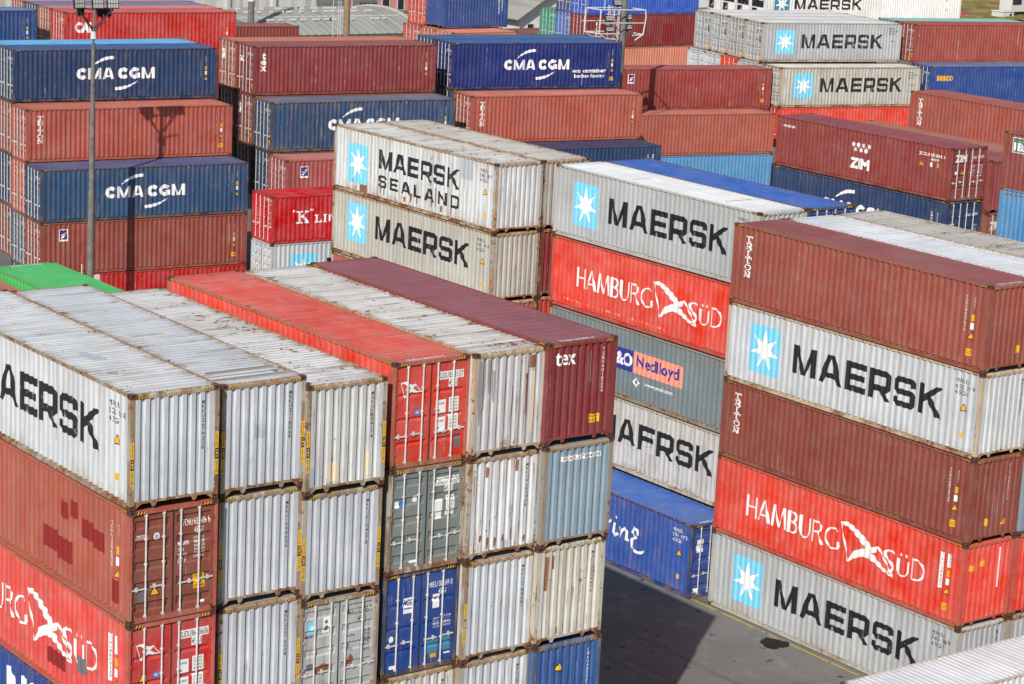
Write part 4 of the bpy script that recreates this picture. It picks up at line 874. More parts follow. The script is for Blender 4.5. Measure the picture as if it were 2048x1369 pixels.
# block of the white-roofed star containers
I = [(88.36, 75.17), (88.89, 77.64), (89.41, 80.11), (89.94, 82.58)]
W4 = ['grey container with black block letters, first of the four aligned door ends', 'second of the four aligned grey door ends from the lettered side', 'third of the four aligned grey door ends from the lettered side', 'outermost of the four aligned grey door ends, by the maroon row']
for i, (x, y) in enumerate(I):
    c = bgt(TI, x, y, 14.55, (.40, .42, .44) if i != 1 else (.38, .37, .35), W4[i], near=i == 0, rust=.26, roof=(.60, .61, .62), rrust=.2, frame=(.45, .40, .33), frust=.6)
    if i == 0: maersk(c)
    c.mark('emblem', 'door', [('sky', lay(rect(.28, 1.9, .55, 2.25))), ('white', lay(star(.415, 2.07, .1, .04, 7), 1))], key='sm'); c.mark('data_plate', 'door', [('grey', lay(rect(.3, 1.0, .5, 1.25)) + lay(rect(.75, 1.0, 1.1, 1.08)) + lay(rect(1.5, 2.2, 1.9, 2.3)) + lay(rect(1.95, 2.2, 2.25, 2.32)) + lay(rect(1.9, 1.4, 2.2, 1.9))), ('amber', lay(rect(1.95, .22, 2.3, .4)))], key='smd')
for i, cc in enumerate((GREY, RED, PALE, PALE)):
    c = bg(I[i][0], I[i][1], 11.63, cc, ['grey container doors squeezed under the lettered corner of the four door ends', 'red container doors among the grey ends', 'pale blue-grey doors beside the red ones under the four grey ends', 'pale doors next to the orange row, lowest of the grey ends'][i], rust=.25)
    if i == 1: door_bits(c)
c = bgt(TI, 87.55, 72.09, 11.64, (.47, .46, .42), 'ochre-stained container with black block letters under the grey lettered corner', rust=.46, roof=(.58, .57, .53), rrust=.35, frame=(.42, .30, .17), frust=.8); maersk(c, .08)
bgt(TI, 87.55, 72.09, 8.73, RED, 'scarlet container just visible under the ochre-stained one', rust=.06, roof=(.62, .075, .055))
# plain block at the edge
c = bgt(TI, 101.12, 72.09, 14.55, (.26, .050, .042), 'plain dull red container in front of the teal roof', rust=.06); door_bits(c)
bgt(TI, 101.65, 74.56, 14.55, TEAL, 'container with a pale teal roof behind the plain dull red one', rust=.1, roof=(.20, .46, .41))
c = bgt(TI, 100.73, 69.78, 11.64, (.022, .065, .25), 'blue container with small yellow lettering under the plain dull red one', rust=.1, roof=(.09, .15, .32)); c.mark('lettering', 'side', [('amber', text('seaco', .6, 1.80, 2.1, 2.2, .04))]); door_bits(c)

# ---- farther rows
def fart(th, *a, **k): return far(*a, th=th, **k)
def far(x, y, z, color, label, **k): return Container(x, y, z, 0, color, label, GF, **{'doors': 'L', 'hz': False, 'rust': .1, **k})
c = fart(TE, 25.97, 91.42, 14.55, (.022, .065, .20), 'blue container beyond the navy row, cut by the frame edge near the floodlights', roof=(.11, .19, .34)); side_codes(c, low=False)
c = fart(TE, 39.29, 88.73, 14.55, (.52, .035, .030), 'bright red container with small white capitals behind the floodlights', roof=(.46, .09, .10), H=HC); c.mark('lettering', 'side', [('white', text('CAI', .75, 1.55, 1.85, 2.25, .06))]); side_codes(c, low=False); door_bits(c)
fart(TE, 39.55, 91.27, 14.55, (.32, .10, .075), 'salmon-roofed container, first row behind the bright red one', roof=(.42, .13, .11))
fart(TE, 39.8, 93.81, 14.55, NAVYB, 'blue-roofed container between two salmon roofs', roof=(.11, .17, .36)); fart(TE, 40.05, 96.35, 14.55, (.34, .09, .08), 'dusty rose roofed container, last of the row beyond the blue roof', roof=(.44, .15, .13))
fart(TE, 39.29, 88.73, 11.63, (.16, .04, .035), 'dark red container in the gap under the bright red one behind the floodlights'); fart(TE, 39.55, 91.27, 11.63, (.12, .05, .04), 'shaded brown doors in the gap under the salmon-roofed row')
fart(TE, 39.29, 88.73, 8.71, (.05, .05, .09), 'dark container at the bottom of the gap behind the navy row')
fart(TE, 54.75, 105.55, 11.64, (.19, .040, .036), 'dark red container by the curved warehouse roof', roof=(.24, .065, .06)); fart(TE, 52.0, 108.4, 11.64, (.05, .2, .13), 'container with a sea green roof behind the dark red one', roof=(.06, .24, .15))
T = 6.058
c = far(74.34, 95.55, 15.13, (.035, .075, .24), 'short blue container with a small yellow name, standing on the orange ones', doors='', L=T, H=HC); c.mark('lettering', 'side', [('amber', text('seaco', .45, 2.15, 1.5, 2.5, .04))]); c.mark('number_marking', 'side', [('white', column('SEGU421', 5.2, 2.3, 1.0, .1) + column('22G1', 5.5, 2.3, 1.2, .1))])
for i, (x, y, z, cc, lb) in enumerate(((74.4, 98.1, 15.1, (.42, .05, .04), 'short red container doors behind the short blue one'), (73.4, 93.0, 12.2, ORANGE, 'short orange-roofed container in front of the short blue one'), (73.9, 95.55, 12.2, (.5, .14, .09), 'short orange container doors supporting the short blue one'), (74.0, 98.1, 12.2, (.40, .08, .06), 'short rust orange doors below the short red ones'))):
    c = far(x, y, z, cc, lb, L=T); door_bits(c)
for i, (x, y, z, cc, lb) in enumerate(((100.0, 109.8, 14.4, (.03, .10, .50), 'bright blue container above the maroon one by the floodlight frame'), (100.0, 109.8, 11.5, (.185, .024, .026), 'maroon container with a scrubbed patch behind the floodlight frame'), (100.0, 109.8, 8.6, (.62, .22, .14), 'coral orange container below the maroon one behind the mast'), (100.3, 112.35, 14.4, (.05, .08, .20), 'navy doors behind the bright blue container'), (100.3, 112.35, 11.5, (.07, .14, .42), 'cobalt doors behind the maroon container'), (100.5, 114.9, 11.5, (.05, .28, .18), 'mint green container doors at the end of the row'))):
    c = far(x, y, z, cc, lb, sx=1.06); door_bits(c)
    if i == 1: c.mark('lettering', 'side', [('white', column('KCPU', 1.1, 2.3, .6, .25))]); c.mark('touch_up_patch', 'side', [('patch', lay(rect(8.3, .3, 9.6, 2.0)))], off=.002)
# refrigerated containers
def reefer(x, y, z, color, label):
    c = far(x, y, z, color, label, doors='', H=HC, th=TI)
    mb = MB(); f = end_map('L', CL); fbox(mb, f, .25, 2.2, 1.2, 2.5, -.01, .012); fbox(mb, f, .3, 1.1, .35, 1.05, -.01, .012); me = mb.mesh('machinery_panel', LP['black'])
    add('machinery_panel', me, c.root, c.c); mb = MB(); fbox(mb, f, .3, 2.15, 1.75, 2.45, -.03, -.012)
    q = [(1.2 + .3 * math.cos(k * math.pi / 8), 1.9 + .3 * math.sin(k * math.pi / 8)) for k in range(16)]; o = add('machinery_cover', mb.mesh('machinery_cover', M_PAINT), c.root, (.6, .6, .58, .1))
    mb = MB(); mb.poly([f(u, w, -.035) for u, w in q]); add('fan', mb.mesh('fan', LP['black']), o, c.c)
    return c
c = reefer(113.01, 101.19, 14.55, (.74, .72, .68), 'white refrigerated container with a teal star square and black letters'); c.mark('logo', 'side', [('teal', lay(rect(1.0, .7, 2.6, 2.4))), ('white', lay(star(1.8, 1.55, .75, .28, 7), 1))]); c.mark('lettering', 'side', [('black', place(word('MAERSK', BLOCK, .17), 3.1, 1.1, 10.2, 2.0))])
for i in range(3): reefer(113.54 + .53 * i, 103.68 + 2.49 * i, 14.55, (.72, .71, .68), ['machinery end of a white refrigerated unit next to the lettered one', 'middle machinery end with a round fan of the white refrigerated units', 'outermost machinery end of the white refrigerated units, by the blue row'][i])
c = reefer(138.83, 114.73, 13.0, (.80, .79, .76), 'plain white refrigerated container above the teal roof'); c.mark('warning_sticker', 'side', [('amber', lay(tri_sign(10.4, 1.9, .25)) + lay(rect(10.3, .9, 10.5, 1.1)))])
# ------------------------------------------------------------------ ground
k = NT('asphalt', .92, .2); tc = k.new('ShaderNodeTexCoord'); v = tc.outputs['Object']
big = k.noise(v, .12, 4); mid = k.noise(v, .9, 6, .65); fine = k.noise(v, 26, 3); blot = k.noise(k.scale3(v, (.5, .35, 1)), 1.0, 5, .6)
c_ = k.mix(k.rng(big, .35, .65), (.125, .122, .122), (.175, .170, .164)); c_ = k.mix(k.math('MULTIPLY', k.rng(mid, .50, .68), .6), c_, (.225, .215, .20))
c_ = k.mix(k.math('MULTIPLY', k.rng(blot, .60, .70), .6), c_, (.075, .073, .074)); c_ = k.mix(k.math('MULTIPLY', k.rng(fine, .5, .8), .35), c_, (.24, .23, .22))
tyre = k.noise(k.scale3(v, (2.6, .045, 1)), 1.0, 3, .6); c_ = k.mix(k.math('MULTIPLY', k.rng(tyre, .56, .68), k.math('MULTIPLY', k.rng(mid, .35, .6), .42)), c_, (.060, .058, .058))
dust = k.noise(k.scale3(v, (.9, .25, 1)), 1.0, 6, .7); c_ = k.mix(k.math('MULTIPLY', k.rng(dust, .54, .72), .45), c_, (.26, .24, .21))
spot = k.noise(v, 1.7, 3, .5); c_ = k.mix(k.math('MULTIPLY', k.rng(spot, .66, .71), .75), c_, (.035, .034, .035))
k.base(c_); k.bump(fine, .5, .02); M_ASPH = k.m
mb = MB(); mb.poly([(-500, -300, 0), (900, -300, 0), (900, 1100, 0), (-500, 1100, 0)])
structure(add('ground', mb.mesh('ground', M_ASPH)))
k = NT('worn_yellow_line', .8, .2); tc = k.new('ShaderNodeTexCoord'); n = k.noise(tc.outputs['Object'], 3.5, 7, .7); n2 = k.noise(tc.outputs['Object'], .5, 2)
k.base(k.mix(k.rng(k.math('ADD', n, k.math('MULTIPLY', n2, .4)), .70, .86), (.45, .32, .05), (.12, .115, .11)))
mb = MB(); mb.poly([(27.98, 4.2, .004), (28.08, 4.2, .004), (28.20, 13.3, .004), (28.10, 13.3, .004)]); mb.poly([(27.86, -1.0, .004), (27.96, -1.0, .004), (28.05, 3.2, .004), (27.95, 3.2, .004)])
o = add('road_marking', mb.mesh('road_marking', k.m)); structure(o)
k = NT('oily_wet_asphalt', .6, .12); tc = k.new('ShaderNodeTexCoord'); n = k.noise(tc.outputs['Object'], 2.5, 5); k.base(k.mix(n, (.007, .007, .008), (.022, .022, .023)))
def blob(cx, cy, rx, ry, z, seed, n=40):
    rr = random.Random(seed); ph = [rr.uniform(0, 6.28) for _ in range(4)]; P = []
    for i in range(n):
        t = 2 * math.pi * i / n; q = 1 + .16 * math.sin(2 * t + ph[0]) + .11 * math.sin(3 * t + ph[1]) + .07 * math.sin(5 * t + ph[2]) + .05 * math.sin(9 * t + ph[3])
        P.append((cx + rx * q * math.cos(t), cy + ry * q * math.sin(t), z))
    return P
mb = MB(); mb.poly(blob(27.6, 8.0, .44, .62, .005, 3)); tag(add('oil_puddle', mb.mesh('oil_puddle', k.m)), 'dark wet oil patch on the asphalt beside the grey lettered container', 'puddle')

# ------------------------------------------------------------------ lamp post with floodlights
M_CONC = simple('weathered_concrete_pole', (.16, .155, .145), .85, .3, 3, .2)
M_LENS = NT('floodlight_glass', .15, .5).base((.42, .42, .40)).m
M_BLK = simple('black_powder_coat', (.03, .03, .032), .5, .2, 4)
M_WST = simple('white_painted_steel', (.58, .58, .57), .5, .15, 4)
M_RST = simple('red_painted_steel', (.45, .05, .05), .5, .15, 4)
def floodlight(parent, p, yaw, tilt, w=.85, h=.70):
    """housing with a grid of lens cells; the cells are a sub-part"""
    m = Matrix.Translation(Vector(p)) @ Matrix.Rotation(yaw, 4, 'Z') @ Matrix.Rotation(tilt, 4, 'X')
    T = lambda x, y, z: tuple(m @ Vector((x, y, z)))
    mb = MB(); i = len(mb.v); mb.box(-w / 2, w / 2, -.05, .07, -h / 2, h / 2); mb.box(-w * .3, w * .3, .07, .17, -h * .3, h * .3); mb.box(-.03, .03, .06, .14, -h * .75, -h * .1)
    mb.v = [T(*q) for q in mb.v]; a = add('floodlight', mb.mesh('floodlight', M_BLK), parent)
    mb = MB()
    for r in range(2):
        for q in range(4):
            x0 = -w / 2 + .03 + q * (w - .06) / 4; z0 = -h / 2 + .03 + r * (h - .06) / 2
            mb.box(x0 + .015, x0 + (w - .06) / 4 - .015, -.062, -.051, z0 + .015, z0 + (h - .06) / 2 - .02)
    mb.v = [T(*q) for q in mb.v]; add('lens', mb.mesh('lens', M_LENS), a)
lp = thing('lamp_post', 'tall dark lamp post with a crown of floodlights before the navy lettered row', 'lamp post', (26.97, 60.5, -1.3)); lp.scale = (1.0455,) * 3
mb = MB(); mb.tube((0, 0, 0), (.06, 0, 9.0), .20, .155, 12); mb.tube((.06, 0, 9.0), (.10, 0, 16.4), .145, .10, 12); mb.tube((.10, 0, 16.4), (.14, 0, 18.1), .06, .06, 8); add('pole', mb.mesh('pole', M_CONC), lp)
mb = MB()
mb.path([(.10, 0, 17.1), (-.30, .05, 17.5), (-.62, .05, 18.0)], .04); mb.path([(.10, 0, 17.1), (.6, .05, 17.5), (1.1, .05, 18.0)], .04); mb.path([(-.62, .05, 18.15), (.12, .05, 18.05), (1.2, .05, 18.15)], .035)
mb.path([(.10, 0, 16.9), (.3, -.3, 17.3), (.5, -.5, 17.55)], .03); mb.path([(.10, 0, 16.9), (0, .6, 17.6)], .035); add('bracket', mb.mesh('bracket', M_BLK), lp)
for q in ((-.70, .0, 18.36, R(8), R(-8)), (.33, .0, 18.34, R(-4), R(-8)), (1.15, .0, 18.34, R(-10), R(-8))): floodlight(lp, q[:3], q[3], q[4], .60, .50)
for q in ((-.42, .42, 17.95, R(130), R(20)), (.66, .50, 17.85, R(215), R(20)), (1.05, .42, 17.86, R(200), R(15))): floodlight(lp, q[:3], q[3], q[4], .42, .42)
mb = MB(); mb.tube((.10, -.02, 16.62), (.10, -.02, 16.98), .16, .13, 10); add('collar', mb.mesh('collar', M_WST), lp)
mb = MB(); mb.box(.17, .47, -.2, .02, 3.9, 4.65); add('junction_box', mb.mesh('junction_box', M_WST), lp)
t = thing('marker_pole', 'thin red and white pole standing beside the dark lamp post', 'pole', (26.45, 60.4, 0))
mb = MB(); mb.tube((0, 0, 0), (0, 0, 4.24), .03, .03, 6); add('shaft', mb.mesh('shaft', M_WST), t); mb = MB(); mb.tube((0, 0, 4.24), (0, 0, 4.7), .05, .05, 6); add('tip', mb.mesh('tip', M_RST), t)

# ------------------------------------------------------------------ masts
mst = thing('light_mast', 'grey mast with a white floodlight frame and caged ladder behind the small print container', 'light mast', (69.51, 68.86, -1.94)); mst.scale = (1.07,) * 3
mb = MB(); mb.tube((0, 0, 0), (.25, 0, 15.6), .25, .21, 14); mb.tube((.25, 0, 15.6), (.42, 0, 24), .19, .16, 14); add('pole', mb.mesh('pole', M_CONC), mst)
fx, fy = -.42, .35
mb = MB()
for x in (fx - .22, fx + .22):
    mb.path([(x, fy, 3), (x, fy, 17.3)], .035)
z = 3.2
while z < 17.3: mb.path([(fx - .22, fy, z), (fx + .22, fy, z)], .02, 5); z += .35
add('ladder', mb.mesh('ladder', M_WST), mst)
mb = MB(); z = 12.4
hoop = [(.40 * math.cos(R(a)), -.62 * math.sin(R(a))) for a in range(0, 181, 30)]
while z < 17.2:
    mb.path([(fx + x, fy + y, z) for x, y in hoop], .022, 5); z += .62
for x, y in hoop[1:-1]: mb.path([(fx + x, fy + y, 12.4), (fx + x, fy + y, 17.0)], .02, 5)
add('ladder_cage', mb.mesh('ladder_cage', M_WST), mst)
mb = MB()
for yy in (-.55, .9):
    a = [(-2.0, yy, 17.1), (1.55, yy, 17.05), (1.62, yy, 16.6), (1.45, yy, 15.55), (.8, yy, 15.2)]
    b = [(-2.0, yy, 17.1), (-2.05, yy, 15.65), (-1.5, yy, 15.35), (-.7, yy, 15.28)]
    mb.path(a, .042, 6); mb.path(b, .042, 6); mb.path([(-2.02, yy, 16.3), (1.6, yy, 16.25)], .035, 6); mb.path([(-2.05, yy, 15.65), (-.4, yy, 15.62)], .04, 6); mb.path([(.6, yy, 15.5), (1.45, yy, 15.55)], .04, 6)
for x, z in ((-2.0, 17.1), (1.55, 17.05), (-2.05, 15.65), (1.45, 15.55)): mb.path([(x, -.55, z), (x, .9, z)], .04, 6)
mb.path([(-1.75, -.55, 17.1), (-1.72, -.55, 17.9)], .025, 6)
add('platform_frame', mb.mesh('platform_frame', M_WST), mst)
for q in ((-1.15, -.35, 16.55), (-1.1, -.35, 15.9), (.75, .2, 16.55), (.8, .2, 15.95), (-.2, .1, 17.45)): floodlight(mst, q, R(0), R(-25), .62, .36)
m2 = thing('light_mast', 'rusty mast with a thin white ladder in front of the curved warehouse roof', 'light mast', (84.6, 124.8, 0))
mb = MB(); mb.tube((0, 0, 0), (-.1, 0, 24), .30, .26, 12); add('pole', mb.mesh('pole', simple('rust_stained_concrete', (.26, .17, .11), .85, .35, 2)), m2)
mb = MB()
for x in (-1.5, -.95, -.7): mb.path([(x, 0, 0), (x, 0, 18)], .03, 5)
z = 1.0
while z < 18: mb.path([(-1.5, 0, z), (-.7, 0, z)], .02, 5); z += .8
add('ladder', mb.mesh('ladder', M_WST), m2)
m3 = thing('utility_pole', 'plain grey concrete pole between the bright red container and the warehouse', 'pole', (84.6, 141.5, 0))
mb = MB(); mb.tube((0, 0, 0), (0, 0, 20), .34, .28, 12); add('shaft', mb.mesh('shaft', M_CONC), m3); mb = MB(); mb.tube((0, 0, 9.9), (0, 0, 10.2), .37, .37, 12); add('band', mb.mesh('band', M_WST), m3)
m4 = thing('utility_pole', 'thin dark wire pole beside the short blue container', 'pole', (77.5, 104.0, 0))
mb = MB(); mb.tube((0, 0, 0), (0, 0, 19), .10, .08, 8); add('shaft', mb.mesh('shaft', M_CONC), m4)

# ------------------------------------------------------------------ buildings beyond
k = NT('fibre_cement_roof', .85, .2); tc = k.new('ShaderNodeTexCoord'); v = tc.outputs['Object']
n = k.noise(v, .35, 5, .6); s_ = k.noise(k.scale3(v, (1.3, .08, .08)), 1.0, 4)
c_ = k.mix(n, (.25, .245, .225), (.38, .375, .35)); k.base(k.mix(k.math('MULTIPLY', k.rng(s_, .5, .7), .5), c_, (.20, .19, .17))); M_FIB = k.m
M_WALLW = simple('whitewashed_wall', (.62, .61, .58), .85, .12, .6, .2)
k = NT('streaked_concrete_wall', .9, .15); tc = k.new('ShaderNodeTexCoord'); v = tc.outputs['Object']
s_ = k.noise(k.scale3(v, (1.2, 1.2, .10)), 1.0, 5, .65); k.base(k.mix(k.rng(s_, .42, .68), (.56, .55, .53), (.34, .325, .31))); M_CWALL = k.m
M_TILE = simple('brown_roof_tiles', (.16, .085, .06), .9, .35, 1.2, .2)
M_PINK, M_YEL, M_DARKW = simple('pink_render', (.56, .25, .24), .9, .1, .6), simple('ochre_render', (.66, .40, .10), .9, .1, .6), simple('dark_glass', (.03, .035, .04), .3, .2, 2)
M_GRN = simple('clay_roof', (.45, .30, .23), .9, .2, 1)
# warehouse with a curved roof
w = thing('warehouse', 'long warehouse with a grey curved ribbed roof beyond the maroon row', 'warehouse', (66.0, 140.4, 0))
Lw, Ww = 38.0, 17.0
arcp = [(Ww * i / 24, 6.75 + 1.75 * math.sin(math.pi * i / 24) ** .9) for i in range(25)]
mb = MB()
n = 90
for j in range(n):
    x0, x1 = Lw * j / n, Lw * (j + 1) / n; d = .04 if j % 2 else 0
    for (a, za), (b, zb) in zip(arcp, arcp[1:]): mb.poly([(x0, a - .4, za + d), (x1, b * 0 + a - .4, za + .04 - d), (x1, b - .4, zb + .04 - d), (x0, b - .4, zb + d)])
add('roof', mb.mesh('roof', M_FIB), w)
mb = MB(); mb.box(.2, Lw - .2, 0, .3, 0, 6.7); mb.box(.2, Lw - .2, Ww - .9, Ww - .6, 0, 6.7)
for x in (.2, Lw - .45): mb.poly([(x, .1, 0), (x, Ww - .9, 0)] + [(x, a - .4, za - .05) for a, za in reversed(arcp[1:-1])])
add('wall', mb.mesh('wall', M_WALLW), w)
mb = MB()
for (y, z) in ((2.6, 7.5), (5.2, 8.1), (7.2, 8.4)):
    zz = max(zb for a, zb in arcp if abs(a - .4 - y) < 1.1) + .12
    x = 3.0
    while x < Lw - 3:
        if random.random() < .7: mb.box(x, x + random.uniform(.3, .9), y, y + .10, zz - .15, zz + .06)
        x += random.uniform(.6, 1.6)
mb.box(.5, Lw - .5, 3.9, 4.05, 7.9, 8.12)
add('roof_flashing', mb.mesh('roof_flashing', M_WST), w)
mb = MB()
for i in range(25): a, za = arcp[i]; mb.box(Lw - .05, Lw + .25, a - .75, a + .0, za - .25, za + .18)
add('verge', mb.mesh('verge', simple('dull_zinc', (.45, .45, .43), .7, .15, 2)), w)
# tall concrete hall behind
h_ = thing('concrete_hall', 'tall pale concrete hall with dark streaks behind the curved roof', 'building', (58, 160, 0))
mb = MB(); mb.box(0, 45.6, 0, 16, 0, 18); add('wall', mb.mesh('wall', M_CWALL), h_)
mb = MB()
for x in (5, 11, 17, 23, 29, 34.5, 40): mb.box(x, x + .5, -.25, -.002, 0, 18)
add('pilaster', mb.mesh('pilaster', M_CWALL), h_)
mb = MB(); mb.box(-.3, 45.9, -.3, 16.3, 18.002, 18.5); add('roof', mb.mesh('roof', M_FIB), h_)
def house(label, x, y, w, d, h, wm, rm, rise=1.8, gable=False, win=(), over=.5, cat='house'):
    t = thing('house', label, cat, (x, y, 0)); mb = MB(); mb.box(0, w, 0, d, 0, h)
    if gable: mb.poly([(0, 0, h), (w, 0, h), (w / 2, 0, h + rise - .05)]); mb.poly([(w, d, h), (0, d, h), (w / 2, d, h + rise - .05)])
    else: mb.poly([(0, 0, h), (0, d / 2, h + rise - .05), (0, d, h)]); mb.poly([(w, 0, h), (w, d, h), (w, d / 2, h + rise - .05)])
    add('wall', mb.mesh('wall', wm), t); mb = MB(); o = over; k = .12
    if gable: A_, B_, C_ = (-o, h - o * rise / (w / 2)), (w / 2, h + rise), (w + o, h - o * rise / (w / 2)); ln = lambda p, yy, dz=0: (p[0], yy, p[1] + dz); e0, e1 = -o, d + o
    else: A_, B_, C_ = (-o, h - o * rise / (d / 2)), (d / 2, h + rise), (d + o, h - o * rise / (d / 2)); ln = lambda p, xx, dz=0: (xx, p[0], p[1] + dz); e0, e1 = -o, w + o
    for a, b in ((A_, B_), (B_, C_)):
        mb.poly([ln(a, e0, k), ln(b, e0, k), ln(b, e1, k), ln(a, e1, k)]); mb.poly([ln(a, e0), ln(a, e1), ln(b, e1), ln(b, e0)])
        for e in (e0, e1): mb.poly([ln(a, e), ln(b, e), ln(b, e, k), ln(a, e, k)])
        if a is A_: mb.poly([ln(a, e0), ln(a, e1), ln(a, e1, k), ln(a, e0, k)])
        else: mb.poly([ln(b, e0), ln(b, e1), ln(b, e1, k), ln(b, e0, k)])
    add('roof', mb.mesh('roof', rm), t)
    for (u0, u1, z0, z1, arch) in win:
        mb = MB()
        pts = [(u0, z0), (u1, z0), (u1, z1)] + ([(u0 + (u1 - u0) * (.5 + .5 * math.cos(a)), z1 + (u1 - u0) * .5 * math.sin(a)) for a in (.5, 1.05, 1.57, 2.1, 2.6)] if arch else []) + [(u0, z1)]
        mb.poly([(u, -.02, zz) for u, zz in pts]); f = add('window', mb.mesh('window', M_DARKW), t)
        mb = MB(); mb.box(u0 - .1, u0, -.06, -.001, z0, z1); mb.box(u1, u1 + .1, -.06, -.001, z0, z1); mb.box(u0 - .1, u1 + .1, -.08, -.001, z0 - .12, z0 - .002); add('window_frame', mb.mesh('window_frame', M_WST), f)
    return t
house('white house with grey gabled roof and arched window behind the short blue container', 134.6, 165.0, 9.4, 11, 5.7, M_WALLW, M_FIB, 2.8, True, ((4.1, 4.9, 2.6, 4.4, True), (1.2, 2.1, 3.4, 4.6, False)), .9)
house('small house with a low grey roof beside the white gabled one', 137.5, 179.5, 10, 8, 3.6, M_WALLW, M_FIB, 1.2, False, ((5, 6.2, 2.5, 4.4, False),), .6)
house('low house with a broad brown tiled roof in front of the gabled house', 114.5, 145.0, 10.0, 7.5, 4.4, M_WALLW, M_TILE, 1.5, False, (), .6)
house('pink rendered house behind the warehouse gable', 109.6, 160, 5.9, 2.6, 9.6, M_PINK, M_TILE, 1.5, False, ((.8, 1.5, 7.0, 8.4, False), (2.4, 3.3, 7.2, 8.4, False), (4.4, 5.2, 7.0, 8.4, False)))
house('ochre yellow house next to the pink one', 115.9, 160.6, 5.5, 3, 9.4, M_YEL, M_TILE, 1.4, False, ((2.6, 3.4, 7.2, 8.6, False),))
house('flat shed with a pale clay roof at the warehouse gable', 105.2, 146, 8.2, 6, 6.1, M_WALLW, M_GRN, .7, False, (), .5, 'shed')
house('dark tiled shed between the pink house and the clay roof', 108.6, 153.5, 7.6, 5.5, 6.2, M_CWALL, M_TILE, 1.0, False, (), .5, 'shed')
t = thing('water_tank', 'blue plastic water tank on the low grey roof by the trees', 'water tank', (146.2, 182.5, 4.85)); mb = MB(); mb.tube((0, 0, 0), (0, 0, 1.3), .85, .95, 14); add('body', mb.mesh('body', simple('blue_plastic', (.12, .38, .62), .5)), t); mb = MB(); mb.tube((0, 0, 1.3), (0, 0, 1.45), .98, .8, 14); add('lid', mb.mesh('lid', simple('blue_plastic_lid', (.14, .42, .66), .5)), t)
t = thing('air_conditioner', 'grey rooftop condenser box in front of the pink house', 'air conditioner', (108.3, 159.0, 6.6)); mb = MB(); mb.box(0, 2.4, 0, 1.2, 0, 1.5); add('casing', mb.mesh('casing', M_CONC), t); mb = MB()
for z in (.2, .5, .8, 1.1): mb.box(.1, 2.3, -.05, -.002, z, z + .16)
add('grille', mb.mesh('grille', M_BLK), t)

# ------------------------------------------------------------------ trees
k = NT('leaf_green', .7, .25); oi = k.new('ShaderNodeObjectInfo'); tc = k.new('ShaderNodeTexCoord'); n = k.noise(tc.outputs['Object'], .9, 4); k.base(k.mix(k.rng(n, .35, .65), (.022, .055, .012), (.075, .14, .03))); M_LEAF = k.m
M_BARK = simple('bark', (.09, .07, .05), .9, .3, 4)
def tree(label, x, y, h, r, seed):
    rr = random.Random(seed); t = thing('tree', label, 'tree', (x, y, 0), 0, 'trees behind the warehouse and houses'); mb = MB(); mb.tube((0, 0, 0), (.2, 0, h * .55), .28, .16, 8)
    cl = []
    for _ in range(9):
        a, q = rr.uniform(0, 6.28), rr.uniform(.2, .75) * r; c = (q * math.cos(a), q * math.sin(a), h * rr.uniform(.5, .92)); cl.append((c, rr.uniform(.28, .5) * r)); mb.tube((.15, 0, h * .4), c, .10, .03, 5)
    add('trunk', mb.mesh('trunk', M_BARK), t); mb = MB()
    for c, q in cl:
        for _ in range(260):
            d = Vector((rr.gauss(0, 1), rr.gauss(0, 1), rr.gauss(0, .8))).normalized() * q * rr.uniform(.45, 1.05); pnt = Vector(c) + d
            u = Vector((rr.gauss(0, 1), rr.gauss(0, 1), rr.gauss(0, 1))).normalized(); w_ = u.orthogonal().normalized(); s = rr.uniform(.16, .36); mb.poly([pnt - u * s, pnt + w_ * s * .5, pnt + u * s, pnt - w_ * s * .5])
    add('crown', mb.mesh('crown', M_LEAF), t)
for i, (x, y, h, r, lb) in enumerate(((116.5, 182, 13, 5, 'dense dark green tree just beside the streaked concrete hall'), (124, 184, 13.5, 5.5, 'bushy green tree between the hall and the pink house'), (131, 188, 14, 6, 'green tree rising behind the pink and ochre houses'), (139.5, 186, 13, 5.5, 'green tree behind the short blue container and the small house'), (147, 184, 13.5, 5.5, 'broad green tree behind the gabled white house'))): tree(lb, x, y, h, r, i)

# ------------------------------------------------------------------ open ground and things at the far corner
k = NT('dry_grass_bank', .95, .1); tc = k.new('ShaderNodeTexCoord'); n = k.noise(tc.outputs['Object'], .35, 6, .65); k.base(k.mix(k.rng(n, .35, .65), (.13, .12, .035), (.30, .22, .085)))
mb = MB(); rr = random.Random(4); nx, ny = 60, 18
hz_ = [[.05 + .35 * rr.random() for _ in range(nx + 1)] for _ in range(ny + 1)]
for j in range(ny):
    for i in range(nx):
        P = lambda a, b: (215 + 1.8 * a, 196 + 1.5 * b, hz_[b][a] + .06 * b); mb.poly([P(i, j), P(i + 1, j), P(i + 1, j + 1), P(i, j + 1)])
o = add('grass', mb.mesh('grass', k.m)); o['kind'] = 'stuff'; o['label'] = 'dry yellow grass bank at the far corner of the yard'
w = thing('boundary_wall', 'long white panelled wall beyond the dry grass', 'wall', (205, 224.5, 0)); mb = MB(); mb.box(0, 140, 0, .4, 0, 7); add('wall', mb.mesh('wall', simple('white_cladding', (.72, .72, .70), .7, .08, .5)), w)
mb = MB()
for z in (1.6, 3.2, 4.8): mb.box(0, 140, -.06, -.002, z, z + .08)
add('cladding_rail', mb.mesh('cladding_rail', M_CONC), w)
t = thing('tanker_truck', 'pale truck with a dark windscreen at the edge of the dry grass', 'truck', (262.5, 201.5, 0)); mb = MB(); mb.box(0, 7, 0, 2.5, 1.0, 3.4); mb.box(.1, 2.2, .05, 2.45, 3.402, 4.2); add('body', mb.mesh('body', M_WST), t); mb = MB(); mb.box(.3, 2.4, -.04, -.002, 2.1, 3.2); mb.box(3, 6.6, -.04, -.002, 2.3, 3.0); add('window', mb.mesh('window', M_DARKW), t)
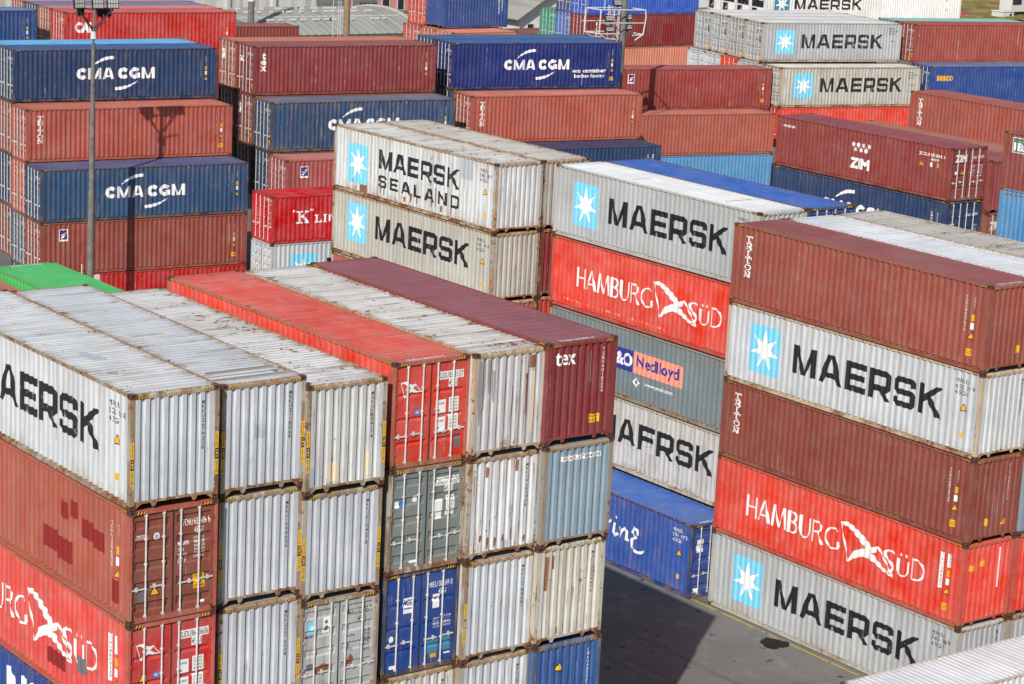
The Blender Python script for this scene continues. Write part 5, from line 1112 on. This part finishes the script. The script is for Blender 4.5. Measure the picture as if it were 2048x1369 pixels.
for x in (1.1, 4.6, 6.0): mb = MB(); mb.tube((x, -.05, .5), (x, .35, .5), .5, .5, 14); add('wheel', mb.mesh('wheel', M_BLK), t)
t = thing('site_cabin', 'white flat cabin in front of the dry grass', 'cabin', (259.2, 200.2, 0)); mb = MB(); mb.box(0, 2.6, 0, 2.4, 0, 1.1); add('wall', mb.mesh('wall', M_WST), t); mb = MB(); mb.box(-.1, 2.7, -.1, 2.5, 1.102, 1.22); add('roof', mb.mesh('roof', M_WALLW), t); mb = MB(); mb.box(1.6, 2.1, -.03, -.002, .45, .85); add('window', mb.mesh('window', M_DARKW), t)
t = thing('skip_bin', 'small pink metal bin at the corner of the white unit', 'bin', (251.8, 202.3, 0)); mb = MB(); mb.slab([(0, 0), (1.8, 0), (1.8, 1.2), (0, 1.2)], .05, .72); add('body', mb.mesh('body', simple('pink_steel', (.58, .16, .24), .6)), t); mb = MB(); mb.box(-.06, 1.86, -.06, 1.26, .722, .80); add('rim', mb.mesh('rim', M_RST), t)
t = thing('floodlight_post', 'dark short post with a crossarm standing in the dry grass', 'post', (270.4, 208.3, 0)); mb = MB(); mb.tube((0, 0, 0), (0, 0, 2.6), .2, .16, 8); add('shaft', mb.mesh('shaft', M_CONC), t); mb = MB(); mb.box(-.75, .75, -.2, .2, 2.0, 2.4); add('crossarm', mb.mesh('crossarm', M_BLK), t)

# ------------------------------------------------------------------ sky, sun, camera
sun_dir = Vector((.636, .477, -.606)).normalized()
wd = bpy.data.worlds.new('World'); sc.world = wd; wd.use_nodes = True
nt = wd.node_tree; sky = nt.nodes.new('ShaderNodeTexSky'); sky.sky_type = 'NISHITA'; sky.sun_disc = False
sky.sun_elevation = math.asin(-sun_dir.z); sky.sun_rotation = math.atan2(-sun_dir.x, -sun_dir.y); sky.air_density = 1.0; sky.dust_density = 1.2; sky.ozone_density = 1.0
nt.links.new(sky.outputs[0], nt.nodes['Background'].inputs['Color']); nt.nodes['Background'].inputs['Strength'].default_value = .085
sl = bpy.data.lights.new('sun', 'SUN'); sl.energy = 4.8; sl.angle = R(.5); sl.color = (1.0, .955, .88)
so = bpy.data.objects.new('sun', sl); col.objects.link(so); so.rotation_euler = sun_dir.to_track_quat('-Z', 'Y').to_euler(); so.location = (0, 0, 80)
cam = bpy.data.cameras.new('camera'); cam.sensor_width = 36; cam.lens = 36 * 4574.26 / 2048; cam.clip_start = 1; cam.clip_end = 3000
co = bpy.data.objects.new('camera', cam); col.objects.link(co); co.location = (-27.6558888, -47.4999750, 28.6056447); co.rotation_euler = (1.34295833, -.0490207435, -.644556938)
sc.camera = co
sc.view_settings.view_transform = 'Standard'; sc.view_settings.look = 'None'; sc.view_settings.exposure = 0; sc.view_settings.gamma = 1
